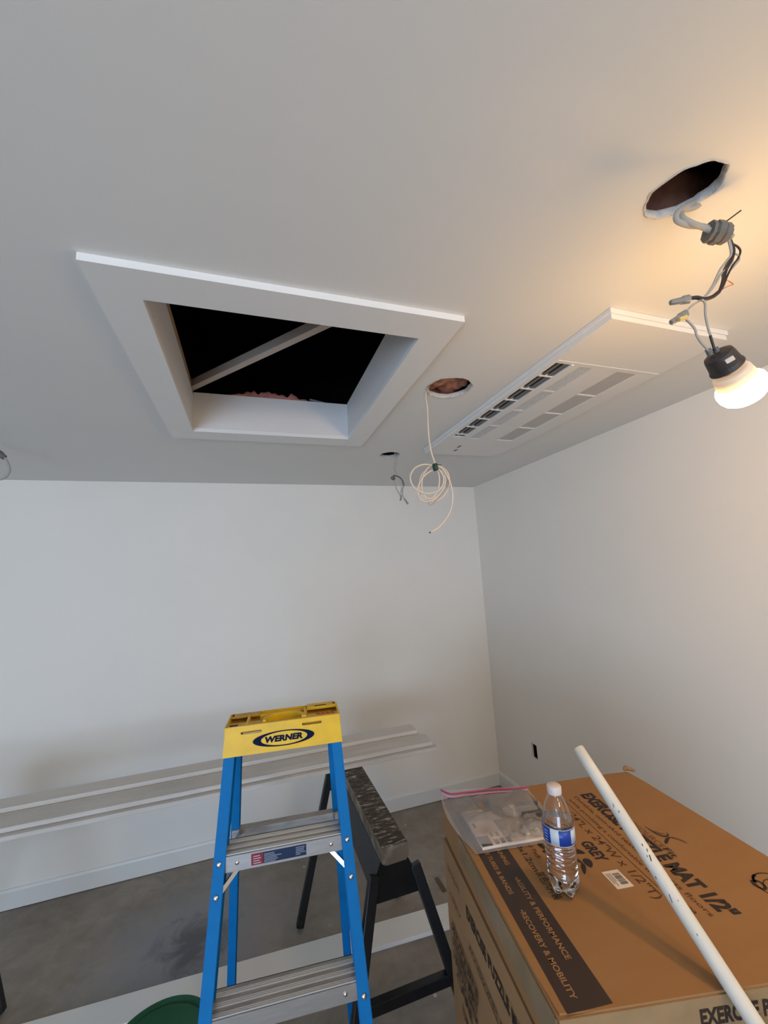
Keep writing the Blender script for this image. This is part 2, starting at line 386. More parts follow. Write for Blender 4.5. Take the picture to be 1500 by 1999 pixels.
# ------------------------------------------------------------------ the room
CZ, YB, XR, XL, YF = 2.44, 3.109, 1.904, -3.6, -3.4
HX0, HX1, HY0, HY1 = -0.244, 0.489, 1.032, 1.964      # hatch opening
I = lambda a, b, c: V(a, b, c)
link('floor', bx((XL - .2, YF - 1.5, -0.1), (XR + .2, YB + .2, 0)), floor_m, kind='structure')
HOLES = [(0.817, 0.466, 0.066, 0.054, 1.1), (0.757, 1.352, 0.088, 0.088, 2.2), (0.818, 2.258, 0.060, 0.062, 3.3), (-1.19, 2.26, 0.06, 0.06, 4.4)]
bm = bmesh.new()
holes2 = [ragged(x, y, rx, ry, seed=s, rot=2.2 if s < 2 else 0) for x, y, rx, ry, s in HOLES]
hatch = [(HX0 - .020, HY0 - .020), (HX1 + .020, HY0 - .020), (HX1 + .020, HY1 + .020), (HX0 - .020, HY1 + .020)]
add_sheet(bm, [(XL - .12, YF - .12), (XR + .12, YF - .12), (XR + .12, YB + .12), (XL - .12, YB + .12)], [hatch] + holes2, lambda a, b, c: V(a, b, CZ + c), 0.016)
ceiling = link('ceiling', bm, ceil_m, kind='structure')
for (x, y, rx, ry, s), lp in zip(HOLES[:3], holes2):   # torn plaster rim of each cut-out
    bm = bmesh.new(); rings = []
    for kk, (f, dz) in enumerate(((1.05, -0.0004), (1.015, -0.0028), (0.985, -0.0005), (0.955, 0.010), (0.985, 0.0168))):
        rg = []
        for i, (px, py) in enumerate(lp):
            j = 1 + 0.025 * noise.noise(V(px * 160, py * 160, kk * 3.1 + s)) * (1 if kk else 2.0)
            rg.append(bm.verts.new((x + (px - x) * f * j, y + (py - y) * f * j, CZ + dz + 0.0012 * noise.noise(V(px * 120, py * 120, kk)) * (kk > 0))))
        rings.append(rg)
    for a, b in zip(rings, rings[1:]):
        for i in range(len(a)):
            bm.faces.new((a[i], a[(i + 1) % len(a)], b[(i + 1) % len(a)], b[i]))
    o = link('plaster_rim', bm, gyp_m, ceiling, smooth=True)
    for v in o.data.vertices: pass

# walls (right wall with the cut-out for an outlet box)
link('wall_back', bx((XL - .12, YB, 0), (XR + .12, YB + .12, CZ)), wall_m, kind='structure')
bm = bmesh.new()
OY0, OY1, OZ0, OZ1 = 2.592, 2.652, 0.376, 0.476
add_sheet(bm, [(YF - .12, 0), (YB, 0), (YB, CZ), (YF - .12, CZ)], [[(OY0, OZ0), (OY1, OZ0 + .002), (OY1 - .001, OZ1), (OY0 + .002, OZ1 - .003)]], lambda a, b, c: V(XR + c, a, b), 0.016)
add_box(bm, (XR + .09, YF - .12, 0), (XR + .12, YB, CZ))
wr = link('wall_right', bm, wall_m, kind='structure')
bm = bmesh.new()
for lo, hi in (((XR + .012, OY0 - .004, OZ0 - .004), (XR + .07, OY0 - .001, OZ1 + .004)), ((XR + .012, OY1 + .001, OZ0 - .004), (XR + .07, OY1 + .004, OZ1 + .004)),
               ((XR + .012, OY0 - .004, OZ0 - .006), (XR + .07, OY1 + .004, OZ0 - .002)), ((XR + .012, OY0 - .004, OZ1 + .001), (XR + .07, OY1 + .004, OZ1 + .005)),
               ((XR + .066, OY0 - .004, OZ0 - .004), (XR + .07, OY1 + .004, OZ1 + .004))): add_box(bm, lo, hi)
tag(link('outlet_box', bm, seam_m), 'empty black electrical box opening low in the right wall near the corner', 'outlet box')
link('wall_left', bx((XL - .12, YF - .12, 0), (XL, YB + .12, CZ)), wall_m, kind='structure')
bm = bmesh.new()
add_sheet(bm, [(XL, 0), (-2.95, 0), (-2.95, 2.12), (-0.1, 2.12), (-0.1, 0), (XR, 0), (XR, CZ), (XL, CZ)], [], lambda a, b, c: V(a, YF - c, b), 0.12)
link('wall_front', bm, wall_m, kind='structure')
# baseboards with an eased top edge
def base_prof(fr, L0, L1):
    bm = bmesh.new(); pr = [(0, 0.004), (0.014, 0.004), (0.014, 0.090), (0.010, 0.100), (0.004, 0.1035), (0, 0.1035)]
    a = [bm.verts.new(fr(L0, p[0], p[1])) for p in pr]; b = [bm.verts.new(fr(L1, p[0], p[1])) for p in pr]
    for i in range(len(pr)): bm.faces.new((a[i], a[(i + 1) % 6], b[(i + 1) % 6], b[i]))
    bm.faces.new(a); bm.faces.new(list(reversed(b))); return bm
link('baseboard_back', base_prof(lambda l, d, z: V(l, YB - d, z), XL, XR - .014), trim_m, kind='structure')
link('baseboard_right', base_prof(lambda l, d, z: V(XR - d, l, z), YF, YB - .0), trim_m, kind='structure')
link('baseboard_left', base_prof(lambda l, d, z: V(XL + d, l, z), YF, YB - .014), trim_m, kind='structure')
# dark attic above
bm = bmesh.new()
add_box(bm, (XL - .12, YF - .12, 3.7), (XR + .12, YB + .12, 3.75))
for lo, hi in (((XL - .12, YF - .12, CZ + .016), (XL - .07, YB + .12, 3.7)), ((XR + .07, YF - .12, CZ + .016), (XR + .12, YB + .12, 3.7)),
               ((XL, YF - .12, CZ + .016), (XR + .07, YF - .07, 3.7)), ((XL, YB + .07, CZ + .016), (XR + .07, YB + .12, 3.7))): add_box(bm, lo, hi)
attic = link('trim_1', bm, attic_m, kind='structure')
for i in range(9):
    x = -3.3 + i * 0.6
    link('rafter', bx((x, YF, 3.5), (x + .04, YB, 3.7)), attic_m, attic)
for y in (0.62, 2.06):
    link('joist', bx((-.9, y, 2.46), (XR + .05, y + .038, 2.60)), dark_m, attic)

# attic hatch: flat casing, shaft boards
t = thing('attic_hatch', 'square white attic access opening in the ceiling with flat trim around it', 'attic hatch', (0.12, 1.5, 2.44))
CZ0 = 2.421
ox0, ox1, oy0, oy1 = -0.346, 0.586, 0.925, 2.072
link('casing_board', bx((ox0, oy0, CZ0), (ox1, HY0, CZ - .0002)), casing_m, t)
link('casing_board', bx((ox0, HY1, CZ0), (ox1, oy1, CZ - .0002)), casing_m, t)
link('casing_board', bx((ox0, HY0, CZ0), (HX0, HY1, CZ - .0002)), casing_m, t)
link('casing_board', bx((HX1, HY0, CZ0), (ox1, HY1, CZ - .0002)), casing_m, t)
ST = 2.612
link('shaft_board', bx((HX0 - .018, HY0 - .018, CZ + .0005), (HX0 + .000, HY1 + .018, ST - .012)), shaft_m, t)
link('shaft_board', bx((HX1 - .000, HY0 - .018, CZ + .0005), (HX1 + .018, HY1 + .018, ST)), shaft_m, t)
link('shaft_board', bx((HX0, HY1 + .001, CZ + .0005), (HX1, HY1 + .019, ST)), shaft_m, t)
link('shaft_board', bx((HX0, HY0 - .018, CZ + .0005), (HX1, HY0, ST)), shaft_m, t)
link('timber_stop', bx((HX0 - .040, HY0 - .018, ST - .012), (HX0 - .002, HY1 + .0, ST + .030)), pine_m, t, label='bare timber edge on the left side of the opening')
a, b = V(-0.262, 1.957, 2.634), V(0.33, 1.25, 2.634)
bm = bmesh.new(); add_bar(bm, a, b, 0.030, 0.036, bev=.001)
tag(link('wooden_stick', bm, mat('painted_stick', (0.50, 0.45, 0.41), 0.6)), 'pale wooden stick lying diagonally across the dark attic opening', 'stick')

def batt(name, x0, x1, y0, y1, z0, hgt, m, label, sd, cell=.012, par=None):
    bm = bmesh.new(); nx = max(3, int((x1 - x0) / cell)); ny = max(3, int((y1 - y0) / cell)); g = []
    for i in range(nx + 1):
        row = []
        for j in range(ny + 1):
            x = x0 + (x1 - x0) * i / nx; y = y0 + (y1 - y0) * j / ny
            e = min(i, nx - i, j, ny - j) / 3.0; e = min(1, e)
            z = z0 + 0.032 * noise.noise(V(x * 13, y * 13, sd)) + 0.014 * noise.noise(V(x * 45, y * 45, sd)) + (1 - e) * hgt * .4
            row.append(bm.verts.new((x + .006 * noise.noise(V(x * 30, y * 30, sd + 9)), y, z)))
        g.append(row)
    for i in range(nx):
        for j in range(ny): bm.faces.new((g[i][j], g[i][j + 1], g[i + 1][j + 1], g[i + 1][j]))
    r = bmesh.ops.extrude_face_region(bm, geom=bm.faces[:])
    for v in r['geom']:
        if isinstance(v, bmesh.types.BMVert): v.co.z = z0 + hgt
    return tag(link(name, bm, m, smooth=True), label, 'insulation')
batt('insulation_batt', 0.56, 0.90, 1.20, 1.62, 2.487, 0.12, kraft_m, 'brown kraft-faced insulation bulging in the round hole beside the attic opening', 1.0)
batt('insulation_batt', 0.70, 1.02, 0.50, 0.72, 2.480, 0.12, kraft_m, 'reddish-brown insulation at the left side of the hole above the lit bulb', 5.0)
def fluff(x0, x1, y, z0, z1, m, name, label, sd):
    bm = bmesh.new(); n = int((x1 - x0) / .008); g = []
    for i in range(n + 1):
        x = x0 + (x1 - x0) * i / n; k = math.sin(PI * i / n) ** .5
        h = (z1 - z0) * k * (0.55 + 0.9 * abs(noise.noise(V(x * 14, sd, 0))) + .35 * noise.noise(V(x * 50, sd, 1)))
        g.append([bm.verts.new((x, y + dy, z0 + h * f)) for dy, f in ((-.004, 0), (-.012, .35), (-.006, .75), (.01, 1.0), (.05, .9), (.09, 0))])
    for i in range(n):
        for j in range(5): bm.faces.new((g[i][j], g[i + 1][j], g[i + 1][j + 1], g[i][j + 1]))
        bm.faces.new((g[i][5], g[i + 1][5], g[i + 1][0], g[i][0]))
    bm.faces.new(g[0]); bm.faces.new(list(reversed(g[-1])))
    return tag(link(name, bm, m, smooth=True), label, 'insulation')
fluff(-0.10, 0.30, 1.995, ST + .004, ST + .065, mat('pink_fluff', (0.60, 0.24, 0.19), 0.95, var=.4, scale=30), 'loose_insulation', 'pink loose insulation edge peeking over the far rim of the attic opening', 4.2)
bm = bmesh.new(); add_box(bm, (0, 0, 0), (.12, .02, .0015), frame(V(0.30, 1.985, ST + .022), V(.97, 0, -.17).normalized(), V(0, 1, 0), V(.17, 0, .97)))
tag(link('paper_scrap', bm, mat('paper_scrap', (0.5, 0.5, 0.5), .6)), 'small pale paper scrap at the far right rim of the attic opening', 'scrap')

# ------------------------------------------------------------------ ceiling cassette air conditioner
AX0, AX1, AY0, AY1 = 0.978, 1.468, 0.788, 2.108
t = thing('ceiling_air_conditioner', 'long white ceiling cassette air conditioner with louvre slot and grilles', 'air conditioner', (1.22, 1.45, 2.44))
AB = 2.408
bm = bmesh.new()
add_box(bm, (AX0, AY0, 2.424), (AX1, AY1, CZ - .0005), bev=.002)
link('body', bm, ac_m, t)
bm = bmesh.new()
SX0, SX1, SY0, SY1 = 1.003, 1.073, 1.04, 1.800       # outlet slot
rects = [(SX0, SX1, SY0, SY1)]
add_sheet(bm, [(AX0 + .005, AY0 + .005), (AX1 - .005, AY0 + .005), (AX1 - .005, AY1 - .005), (AX0 + .005, AY1 - .005)],
          [[(x0, y0), (x1, y0), (x1, y1), (x0, y1)] for x0, x1, y0, y1 in
           [(SX0, SX1, SY0, SY1)] + [(1.108, 1.168, a_, b_) for a_, b_ in ((1.045, 1.235), (1.245, 1.43), (1.44, 1.62), (1.63, 1.812))] +
           [(1.280, 1.375, a_, b_) for a_, b_ in ((1.045, 1.235), (1.245, 1.43), (1.44, 1.62), (1.63, 1.812))]],
          lambda a_, b_, c: V(a_, b_, AB + c), 0.0155)
link('front_panel', bm, ac_m, t)
bm = bmesh.new()
add_box(bm, (AX0 + .02, 1.022, AB - .0015), (AX1 - .008, 1.032, AB + .001))
link('panel_ridge', bm, ac_m, t)
link('slot_cavity', bx((SX0, SY0, AB + .0145), (SX1, SY1, AB + .0155)), acdark_m, t)
for x, wd in ((1.026, .014), (1.053, .018)):
    link('louvre_vane', bx((x - wd / 2, SY0 + .004, AB + .004), (x + wd / 2, SY1 - .004, AB + .0065)), acgrey_m, t)
for i in range(7):
    y = 1.135 + i * 0.105
    link('vane_support', bx((SX0 + .004, y - .003, AB + .0008), (SX1 - .002, y + .003, AB + .013)), ac_m, t)
link('vane_rail', bx((1.066, SY0 - .004, AB - .004), (1.078, SY1 + .004, AB + .003), bev=.001), ac_m, t)
for a_, b_ in ((1.045, 1.235), (1.245, 1.43), (1.44, 1.62), (1.63, 1.812)):
    g = link('intake_grille', bx((1.108, a_, AB + .008), (1.168, b_, AB + .009)), acdark_m, t)
    for k in range(5):
        link('grille_slat', bx((1.1115 + k * .0122, a_, AB + .0005), (1.1165 + k * .0122, b_, AB + .007)), ac_m, g)
    link('perforated_panel', bx((1.280, a_, AB + .003), (1.375, b_, AB + .005)), perf_m, t)
bm = bmesh.new()
for u_, v_ in ((890, 879), (897, 872)):
    p = onp(u_, v_, 2, AB - .0008); bb = bmesh.new(); add_box(bb, (p.x - .006, p.y - .018, AB - .001), (p.x + .006, p.y + .018, AB + .0005)); link('indicator_window', bb, acgrey_m, t)
bm.free()

# ------------------------------------------------------------------ wires hanging from the ceiling cut-outs
# 1: the lit bulb on its temporary lead
t = thing('temporary_lamp', 'lit bulb in a dark rubber socket hanging on loose wires from the ceiling hole', 'lamp', (0.817, 0.466, 2.44))
Dp = 0.80
def W(pts, d=None): return [atd(p[0], p[1], p[2] if len(p) > 2 else Dp) for p in pts]
def flat(pts, m, name, w=0.0052, th=.0028, parent=None):
    P = spline(W(pts), 8); bm = bmesh.new(); rings = []
    for i, p in enumerate(P):
        d = (P[min(i + 1, len(P) - 1)] - P[max(i - 1, 0)]).normalized(); s = d.cross(ray(1350, 430)).normalized(); u = s.cross(d)
        rings.append([bm.verts.new(p + s * w * math.cos(a) + u * th * math.sin(a)) for a in [2 * PI * k / 12 for k in range(12)]])
    for a_, b_ in zip(rings, rings[1:]):
        for k in range(12): bm.faces.new((a_[k], a_[(k + 1) % 12], b_[(k + 1) % 12], b_[k]))
    bm.faces.new(rings[0]); bm.faces.new(list(reversed(rings[-1])))
    return link(name, bm, m, parent, smooth=True)
flat([(1400, 352, .90), (1380, 382, .86), (1350, 398, .82), (1325, 413, .80), (1322, 430), (1345, 440), (1372, 442), (1390, 448)], cable2_m, 'cable', parent=t)
flat([(1392, 372, .88), (1362, 402, .83), (1333, 411, .81), (1332, 424), (1352, 436, .795), (1374, 444, .795), (1392, 453, .795)], cable2_m, 'cable', parent=t)
# connector
ca, cb = atd(1383, 452, Dp), atd(1428, 458, Dp); ax = (cb - ca).normalized()
bm = bmesh.new()
add_lathe(bm, [(.010, 0), (.0195, .0), (.0195, .006), (.017, .008), (.021, .011), (.021, .022), (.0165, .024), (.019, .027), (.019, .036), (.012, .038), (.012, .042)], ca, ax, 8)
link('cable_connector', bm, greyplas_m, t, label='grey plastic cable connector')
link('connector_screw', tube([atd(1408, 440, Dp), atd(1447, 411, Dp)], .0014, 6, 1, sp=False), blackwire_m, t)
link('bushing', tube([atd(1420, 459, Dp), atd(1430, 464, Dp)], .006, 12, 1, sp=False), whitewire_m, t)
wires = [
    ('black_wire', blackwire_m, .0022, [(1424, 462), (1430, 475), (1434, 490), (1430, 507), (1420, 525), (1414, 545), (1408, 565), (1402, 573), (1390, 580), (1376, 582)]),
    ('black_wire', blackwire_m, .0019, [(1430, 476), (1441, 482), (1446, 491), (1441, 505), (1430, 520), (1420, 540), (1412, 560), (1405, 570)]),
    ('black_wire', blackwire_m, .0020, [(1430, 480), (1431, 500), (1422, 515), (1415, 530), (1410, 552), (1405, 567)]),
    ('red_brown_wire', mat('brown_wire', (.10, .045, .035), .5), .0016, [(1424, 465), (1428, 492), (1425, 505), (1412, 530), (1412, 545), (1418, 549)]),
    ('white_wire', whitewire_m, .0021, [(1422, 466), (1428, 495), (1420, 508), (1408, 524), (1400, 540), (1392, 557), (1380, 575), (1366, 588), (1350, 598), (1338, 612)]),
    ('white_wire', whitewire_m, .0018, [(1424, 464), (1432, 500), (1427, 517), (1410, 532), (1401, 548), (1390, 565), (1378, 578), (1362, 590), (1345, 603), (1337, 610)]),
    ('white_wire', whitewire_m, .0014, [(1433, 494), (1442, 499), (1444, 507), (1436, 518), (1428, 527)]),
    ('copper_wire', copper_m, .0010, [(1413, 545), (1424, 549), (1432, 555), (1424, 558), (1412, 564), (1405, 570)]),
    ('white_wire', whitewire_m, .0022, [(1370, 585, .795), (1377, 592, .795), (1378, 615, .795), (1383, 640, .795), (1389, 658, .795)]),
    ('black_wire', blackwire_m, .0024, [(1387, 655, .795), (1391, 668, .795), (1396, 684, .795)]),
    ('white_wire', whitewire_m, .0022, [(1337, 621, .795), (1346, 629, .795), (1357, 642, .795), (1361, 655, .795), (1369, 668, .795), (1379, 679, .795), (1386, 689, .795)]),
]
for nm, m, r, pts in wires: link(nm, tube(W(pts), r, 8, 6), m, t, smooth=True)
link('black_wire', tube(W([(1404, 570), (1392, 579), (1376, 584), (1360, 581), (1345, 583)]), .0038, 8, 6), blackwire_m, t, smooth=True, label='two black wires twisted together and taped')
def nut(a_, b_, m, label):
    P, Q = atd(*a_, Dp), atd(*b_, Dp); ln = (Q - P).length
    bm = bmesh.new(); add_lathe(bm, [(.0055, 0), (.0082, .001), (.0080, ln * .35), (.0062, ln * .45), (.0052, ln * .97), (.004, ln)], P, (Q - P), 14, fn=lambda r, z, a: (r * (1 + .06 * math.cos(7 * a)), z))
    link('wire_nut', bm, m, t, label=label)
nut((1346, 584), (1309, 591), nut_m, 'long grey-tan wire nut')
nut((1340, 612), (1310, 630), nut_m, 'lower grey wire nut')
link('wire_nut', tube([atd(1326, 624, .79), atd(1341, 619, .79)], .0042, 10, 1, sp=False), yellownut_m, t, label='small yellow wire nut')
# socket, bulb
axis_a, axis_b = atd(1402, 692, .795), atd(1456, 768, .818); ax = (axis_b - axis_a).normalized()
bm = bmesh.new()
add_lathe(bm, [(.016, -.004), (.024, .0), (.0255, .006), (.0275, .026), (.030, .033), (.030, .035), (.014, .036)], axis_a, ax, 28)
so = link('socket', bm, rubber_m, t)
link('socket_bushing', tube([atd(1382, 681, .797), atd(1388, 694, .797)], .0052, 12, 1, sp=False), greyplas_m, so)
link('socket_bushing', tube([atd(1396, 679, .797), atd(1403, 690, .797)], .0052, 12, 1, sp=False), greyplas_m, so)
ctr = atd(1423, 697, .80)
tow = (CAM - ctr).normalized(); fz = (tow - ax * tow.dot(ax)).normalized(); fx = ax.cross(fz)
link('side_clip', bx((-.008, -.014, .004), (.008, .012, .016), frame(axis_a + ax * .010 + fx * .0, ax, fx, fz), bev=.002), greyplas_m, so)
sgn = 1 if (ctr - axis_a).dot(fx) > 0 else -1
link('sticker', bx((.006, .004 * sgn - .007 + .006 * sgn, .0235), (.016, .004 * sgn + .007 + .006 * sgn, .0262), frame(axis_a, ax, fx, fz), bev=.001), sticker_m, so, label='small white sticker on the socket')
link('screw_base', lathe([(.0135, .034), (.0135, .037), (.0145, .039), (.0135, .041), (.0145, .043), (.0145, .045)], axis_a, ax, 24), brass_m, t)
bu = link('bulb', lathe([(.026, .0452), (.0305, .0465), (.0325, .050), (.0335, .060), (.0350, .070), (.0365, .0762)], axis_a, ax, 36), bulbneck_m, t, smooth=True, label='white plastic neck of the bulb')
link('bulb_dome', lathe([(.0380, .0764), (.0405, .0775), (.0425, .082), (.0433, .089), (.0425, .097), (.0385, .107), (.031, .1145), (.018, .1205), (.0, .1225)], axis_a, ax, 36), glow_m, bu, smooth=True, label='glowing frosted dome')
BULB_C = axis_a + ax * .10

# 2: coiled white cable
t = thing('coiled_cable', 'coil of white cable tied with a green tie hanging from a ceiling hole', 'cable', (0.675, 1.404, 2.44))
YC = 1.404
def C2(pts): return [onp(p[0], p[1], 1, YC + (p[2] if len(p) > 2 else 0)) for p in pts]
top = [V(0.705, 1.42, 2.475), V(0.684, 1.408, 2.448)]
link('hanging_cable', tube(top + C2([(832, 778), (835, 800), (836, 830), (838, 858), (843, 885), (850, 905)]), .0032, 10, 8), cable_m, t, smooth=True)
def loop(cx, cy, a, b, rot_, a0, a1, d0=0, d1=0, n=20):
    out = []
    for i in range(n + 1):
        th = a0 + (a1 - a0) * i / n; x = a * math.cos(th); y = b * math.sin(th)
        out.append((cx + x * math.cos(rot_) - y * math.sin(rot_), cy + x * math.sin(rot_) + y * math.cos(rot_), d0 + (d1 - d0) * i / n))
    return out
coil = []
for cx, cy, a, b, ro, d in ((834, 935, 33, 28, .25, 0.0), (841, 942, 17, 32, .12, .008), (848, 944, 29, 36, .35, .014), (843, 948, 23, 34, .6, .004)):
    coil.append(loop(cx, cy, a, b, ro, -PI * .38, PI * 1.62, d, d + .004))
for c in coil: link('cable_loop', tube(C2(c), .0030, 10, 3), cable_m, t, smooth=True)
link('cable_tail', tube(C2([(851, 908, -.004), (863, 914, -.004), (873, 928, -.004), (880, 945, -.004), (884, 968, -.004), (881, 993, -.004), (871, 1013, -.004), (857, 1029, -.004), (841, 1039, -.004)]), .0032, 10, 8), cable_m, t, smooth=True)
link('cable_tail', tube(C2([(876, 935, .01), (870, 955, .012), (856, 972, .012), (842, 986, .012), (836, 980, .012), (834, 976, .012)]), .0022, 8, 8), cable2_m, t, smooth=True, label='grey loop of bared conductor')
link('cable_end', tube(C2([(843, 1038, -.004), (838.5, 1040, -.004)]), .0026, 8, 1, sp=False), blackwire_m, t)
p = onp(850, 912, 1, YC - .004)
bm = bmesh.new(); add_box(bm, (-.0075, -.011, -.014), (.0075, .011, .014), frame(p, V(.97, 0, .2).normalized(), V(0, 1, 0), V(-.2, 0, .97).normalized()), bev=.003)
link('cable_tie', bm, mat('green_tie', (.004, .045, .035), .5), t, smooth=True, label='dark green tie')
link('tie_tail', tube(C2([(853, 907, -.008), (862, 908, -.012)]), .0016, 6, 1, sp=False), blackwire_m, t)

# 3: small wires hanging from the far cut-out
t = thing('hanging_wire', 'short grey wires with a dark connector hanging from the small far ceiling hole', 'wire', (0.82, 2.258, 2.44))
YD = 2.24
def C3(pts): return [onp(p[0], p[1], 1, YD) for p in pts]
link('white_wire', tube([V(.85, 2.25, 2.47), V(.846, 2.245, 2.448)] + C3([(771, 900), (770, 915), (774, 925)]), .0024, 8, 6), cable2_m, t, smooth=True)
link('white_wire', tube([V(.857, 2.255, 2.47), V(.853, 2.25, 2.448)] + C3([(775, 898), (772, 915), (777, 928)]), .0020, 8, 6), cable2_m, t, smooth=True)
P = C3([(765, 930), (771, 937)])
bm = bmesh.new(); add_lathe(bm, [(.008, 0), (.013, .002), (.013, .018), (.008, .026)], P[0], P[1] - P[0], 10); link('connector', bm, greyplas_m, t)
link('grey_wire', tube(C3([(769, 928), (779, 931), (786, 938), (789, 949)]), .0048, 8, 6), greyplas_m, t, smooth=True)
link('grey_wire', tube(C3([(789, 947), (786, 957), (787, 968), (792, 979)]), .0040, 8, 6, rad=lambda k: 1 - .2 * k), cable2_m, t, smooth=True)
link('grey_wire', tube(C3([(770, 938), (774, 953), (781, 966), (785, 975)]), .0032, 8, 6), cable2_m, t, smooth=True)
link('grey_wire', tube(C3([(781, 930), (785, 942), (784, 956), (782, 968)]), .0026, 8, 6), whitewire_m, t, smooth=True)
link('wire_nut', tube(C3([(790, 974), (797, 984)]), .0058, 8, 1, sp=False), nut_m, t)
link('wire_nut', tube(C3([(784, 967), (782, 977)]), .0052, 8, 1, sp=False), nut_m, t)

# 4: wire at the left edge of the picture
t = thing('hanging_wire', 'grey cable loop on a dark connector at the far left edge of the picture', 'wire', (-1.19, 2.26, 2.44))
YE = 2.26
def C4(pts): return [onp(p[0], p[1], 1, YE) for p in pts]
link('grey_cable', tube([V(-1.19, 2.26, 2.47)] + C4([(-24, 860), (-20, 875), (-6, 882)]), .004, 8, 6), cable2_m, t, smooth=True)
P = C4([(-12, 880), (4, 890)]); bm = bmesh.new(); add_lathe(bm, [(.010, 0), (.017, .003), (.017, .03), (.012, .045), (.012, .052)], P[0], P[1] - P[0], 10); link('connector', bm, greyplas_m, t)
link('grey_cable', tube(C4([(3, 889), (12, 898), (18, 912), (17, 924), (9, 932), (-6, 937), (-20, 932)]), .0052, 10, 8), cable2_m, t, smooth=True)

# ------------------------------------------------------------------ stepladder
th = -0.1049
LA = V(math.cos(th), math.sin(th), 0); LB = V(-math.sin(th), math.cos(th), 0); L0 = V(0.094, 1.3167, 0)
LF = lambda a, b, c: L0 + LA * a + LB * b + V(0, 0, c)
t = thing('stepladder', 'blue fibreglass stepladder with yellow top cap standing on the concrete floor', 'ladder', (0.094, 1.3167, 0))
ZC = 1.2335; TF = math.tan(.26)
def fp(w, z, d=0.0):   # point on front plane; d = depth behind it
    s = ZC - z; return LF(w, -TF * s + d, z)
def fw(z): return 0.168 + 0.0625 * (ZC - z)
TR = math.tan(.215)
def rp(w, z, d=0.0):
    s = ZC - z; return LF(w, 0.128 + TR * s + d, z)
def loft(bm, rings):
    R_ = [[bm.verts.new(p) for p in r] for r in rings]; n = len(R_[0])
    for a, b in zip(R_, R_[1:]):
        for k in range(n): bm.faces.new((a[k], a[(k + 1) % n], b[(k + 1) % n], b[k]))
    bm.faces.new(R_[0]); bm.faces.new(list(reversed(R_[-1])))
def channel(pt, wfun, sg, z0, z1, fl, dep, th_=0.004):
    bm = bmesh.new(); rings = []
    for z in (z0, z1):
        wo = wfun(z) * sg; s = -sg
        prof = [(wo, 0), (wo + s * fl, 0), (wo + s * fl, th_), (wo + s * th_, th_), (wo + s * th_, dep - th_), (wo + s * fl, dep - th_), (wo + s * fl, dep), (wo, dep)]
        rings.append([pt(a, z, d) for a, d in prof])
    loft(bm, rings); bmesh.ops.bevel(bm, geom=[e for e in bm.edges if e.calc_length() > .5], offset=.0012, segments=2, affect='EDGES'); return bm
fr_rails = []
for sg in (-1, 1):
    r_ = link('front_rail', channel(fp, fw, sg, 0.03, ZC + .03, .030, .058), blue_m, t)
    fr_rails.append(r_)
    link('rubber_foot', bx((-.02, -.012, 0), (.02, .072, .035), frame(fp(sg * (fw(.02) - .015), .0), LA, LB, V(0, 0, 1)), bev=.004), black_m, r_)
    for z in (1.0, 0.945 - .015 * (sg > 0) - .010, 0.69, 0.385):
        w_ = sg * (fw(z) - .0145)
        P = fp(w_, z); n_ = -(LB * math.cos(.26) + V(0, 0, -1) * 0) + V(0, 0, .26); n_.normalize()
        link('rivet', lathe([(.0068, 0), (.0068, .0015), (.0045, .0038), (.0018, .0045)], P, n_, 14), steel_m, r_, smooth=True)
def rw(z): return 0.160 + 0.055 * (ZC - z)
for sg in (-1, 1):
    r_ = link('rear_rail', channel(rp, rw, sg, 0.03, ZC + .03, .026, .030), blue_m, t)
    link('rubber_foot', bx((-.016, -.008, 0), (.016, .040, .035), frame(rp(sg * (rw(.02) - .013), .0), LA, LB, V(0, 0, 1)), bev=.004), black_m, r_)
for z in (0.945, 0.14):   # rear cross bars
    bm = bmesh.new(); wv = rw(z) - .004
    add_box(bm, (-wv, -.006, -.002), (wv, .022, .0), frame(rp(0, z), LA, LB, V(0, 0, 1)))
    add_box(bm, (-wv, -.006, -.022), (wv, -.004, -.002), frame(rp(0, z), LA, LB, V(0, 0, 1)))
    link('rear_cross_bar', bm, aludirty_m, t)
# steps with ribbed treads
for si, (z, dpt) in enumerate(((1.0135, .078), (0.7175, .082), (0.41, .085), (0.105, .088))):
    wv = fw(z) - .006; sfr = frame(fp(0, z), LA, LB, V(0, 0, 1)); wi = wv
    bm = bmesh.new()
    add_box(bm, (-wi, .0045, -.0045), (wi, dpt, -.0015), sfr)
    add_box(bm, (-wi, .0045, -.040), (wi, .0062, -.0015), sfr)     # front skirt
    add_box(bm, (-wi, dpt - .002, -.016), (wi, dpt, -.0015), sfr)
    if si == 0: pass
    st = link('step', bm, aludirty_m, t)
    k = 0; d = .005
    while d < dpt - .003:
        grp = k % 3
        link('tread_rib', bx((-wi, d, -.002), (wi, d + .0024, .0008), sfr), rib_m, st)
        k += 1; d += .0045 if k % 3 else .0165
    fsk = link('step_front', bx((-wi, .0018, -.040), (wi, .0045, -.003), sfr), alu_m, st)
    for sg in (-1, 1):
        link('rivet', lathe([(.0055, 0), (.0055, .0012), (.0035, .003), (.0012, .0036)], sfr(sg * (wi - .052), .0018, -.020), -LB, 12), steel_m, st, smooth=True)
    for sg in ((-1, 1) if si == 0 else ()):     # diagonal brace from the step underside to the rail
        zb = z - (.085 if si == 0 else .095)
        A_ = sfr(sg * (wi - .052), .018, -.040); B_ = fp(sg * (fw(zb) - .012), zb, .012)
        bm = bmesh.new(); add_bar(bm, A_, B_, .003, .020, up=LB); add_bar(bm, A_ + LA * -sg * .0 + LB * -.010, B_ + LB * -.010, .010, .002, up=LB)
        link('step_brace', bm, steel_m, t)
